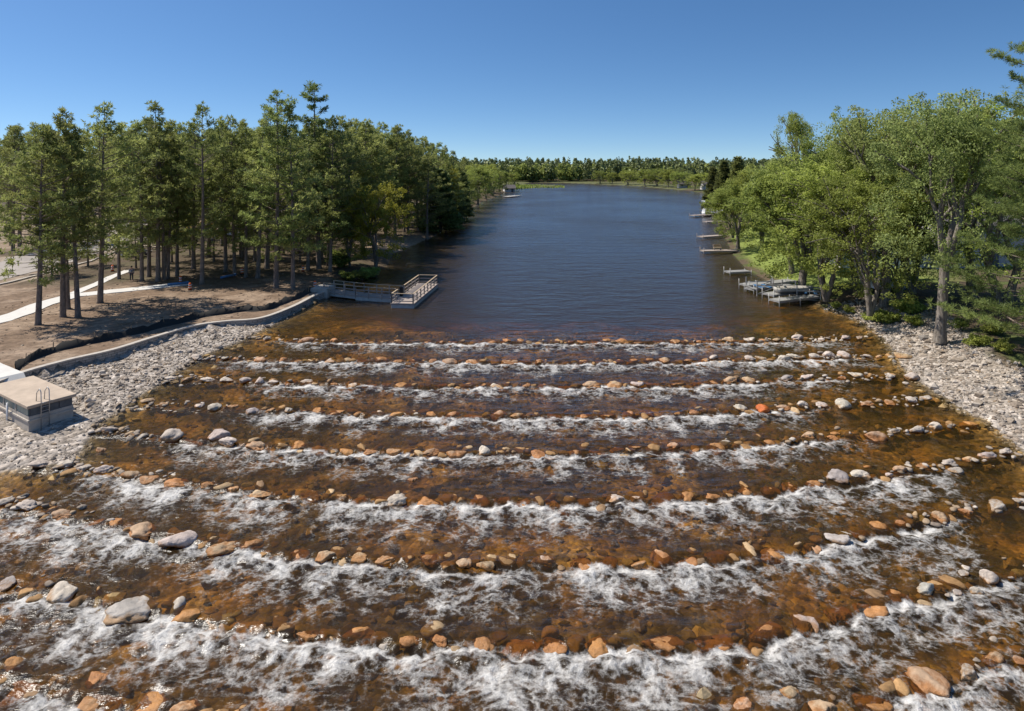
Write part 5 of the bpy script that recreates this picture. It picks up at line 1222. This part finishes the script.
pipe(168, 286.2, 188, 284, 'blue pipe lying along the end of the white path'); pipe(221, 279, 235, 276, 'blue pipe lying on the dark litter between pine trunks')
# a person by the path
pp = P(131.5, 281, TZ); pe = empty('person', (pp.x, pp.y, gz(pp.x, pp.y) + .0), .4); tag(pe, 'person in blue-grey top and dark trousers standing at the end of the narrow path', 'person')
def skinned(name, verts, edges, radii, m, parent):
    me = bpy.data.meshes.new(name); me.from_pydata(verts, edges, []); me.materials.append(m); o = link(name, me, parent)
    sk = o.modifiers.new('skin', 'SKIN'); 
    for i, r_ in enumerate(radii): me.skin_vertices[0].data[i].radius = (r_, r_)
    me.skin_vertices[0].data[0].use_root = True
    o.modifiers.new('sub', 'SUBSURF').levels = 1; o.modifiers['sub'].render_levels = 2
    return o
bv = [(0,0,.95),(0,0,1.2),(0,0,1.42),(0,.0,1.52),(0,-.02,1.66),(0,-.02,1.74), (.1,0,.9),(.11,.02,.5),(.12,.03,.08),(.13,-.12,.04), (-.1,0,.9),(-.11,-.05,.5),(-.12,.02,.08),(-.13,-.13,.04), (.19,0,1.41),(.25,.02,1.14),(.24,-.06,.88),(.24,-.09,.78), (-.19,0,1.41),(-.26,.02,1.14),(-.22,-.1,.92),(-.2,-.16,.84)]
be = [(0,1),(1,2),(2,3),(3,4),(4,5),(0,6),(6,7),(7,8),(8,9),(0,10),(10,11),(11,12),(12,13),(2,14),(14,15),(15,16),(16,17),(2,18),(18,19),(19,20),(20,21)]
brd = [.13,.12,.13,.055,.095,.07,.09,.062,.045,.04,.09,.062,.045,.04,.06,.045,.035,.035,.06,.045,.035,.035]
skinned('body', bv, be, brd, M['skin'], pe)
skinned('jacket', [(0,0,.93),(0,0,1.2),(0,0,1.44),(.19,0,1.41),(.25,.02,1.14),(.24,-.06,.9),(-.19,0,1.41),(-.26,.02,1.14),(-.22,-.1,.94)], [(0,1),(1,2),(2,3),(3,4),(4,5),(2,6),(6,7),(7,8)], [.15,.14,.145,.075,.06,.05,.075,.06,.05], M['shirt'], pe)
skinned('trousers', [(0,0,.97),(.1,0,.88),(.11,.02,.5),(.12,.03,.1),(-.1,0,.88),(-.11,-.05,.5),(-.12,.02,.1)], [(0,1),(1,2),(2,3),(0,4),(4,5),(5,6)], [.145,.105,.08,.065,.105,.08,.065], M['trouser'], pe)
hb = bmesh.new(); bmesh.ops.create_uvsphere(hb, u_segments=14, v_segments=8, radius=.115); hm = bpy.data.meshes.new('hair'); 
for v in hb.verts: v.co.y *= 1.1
hb.to_mesh(hm); hb.free(); hm.materials.append(M['hair']); link('hair', hm, pe, (0, .015, 1.71))
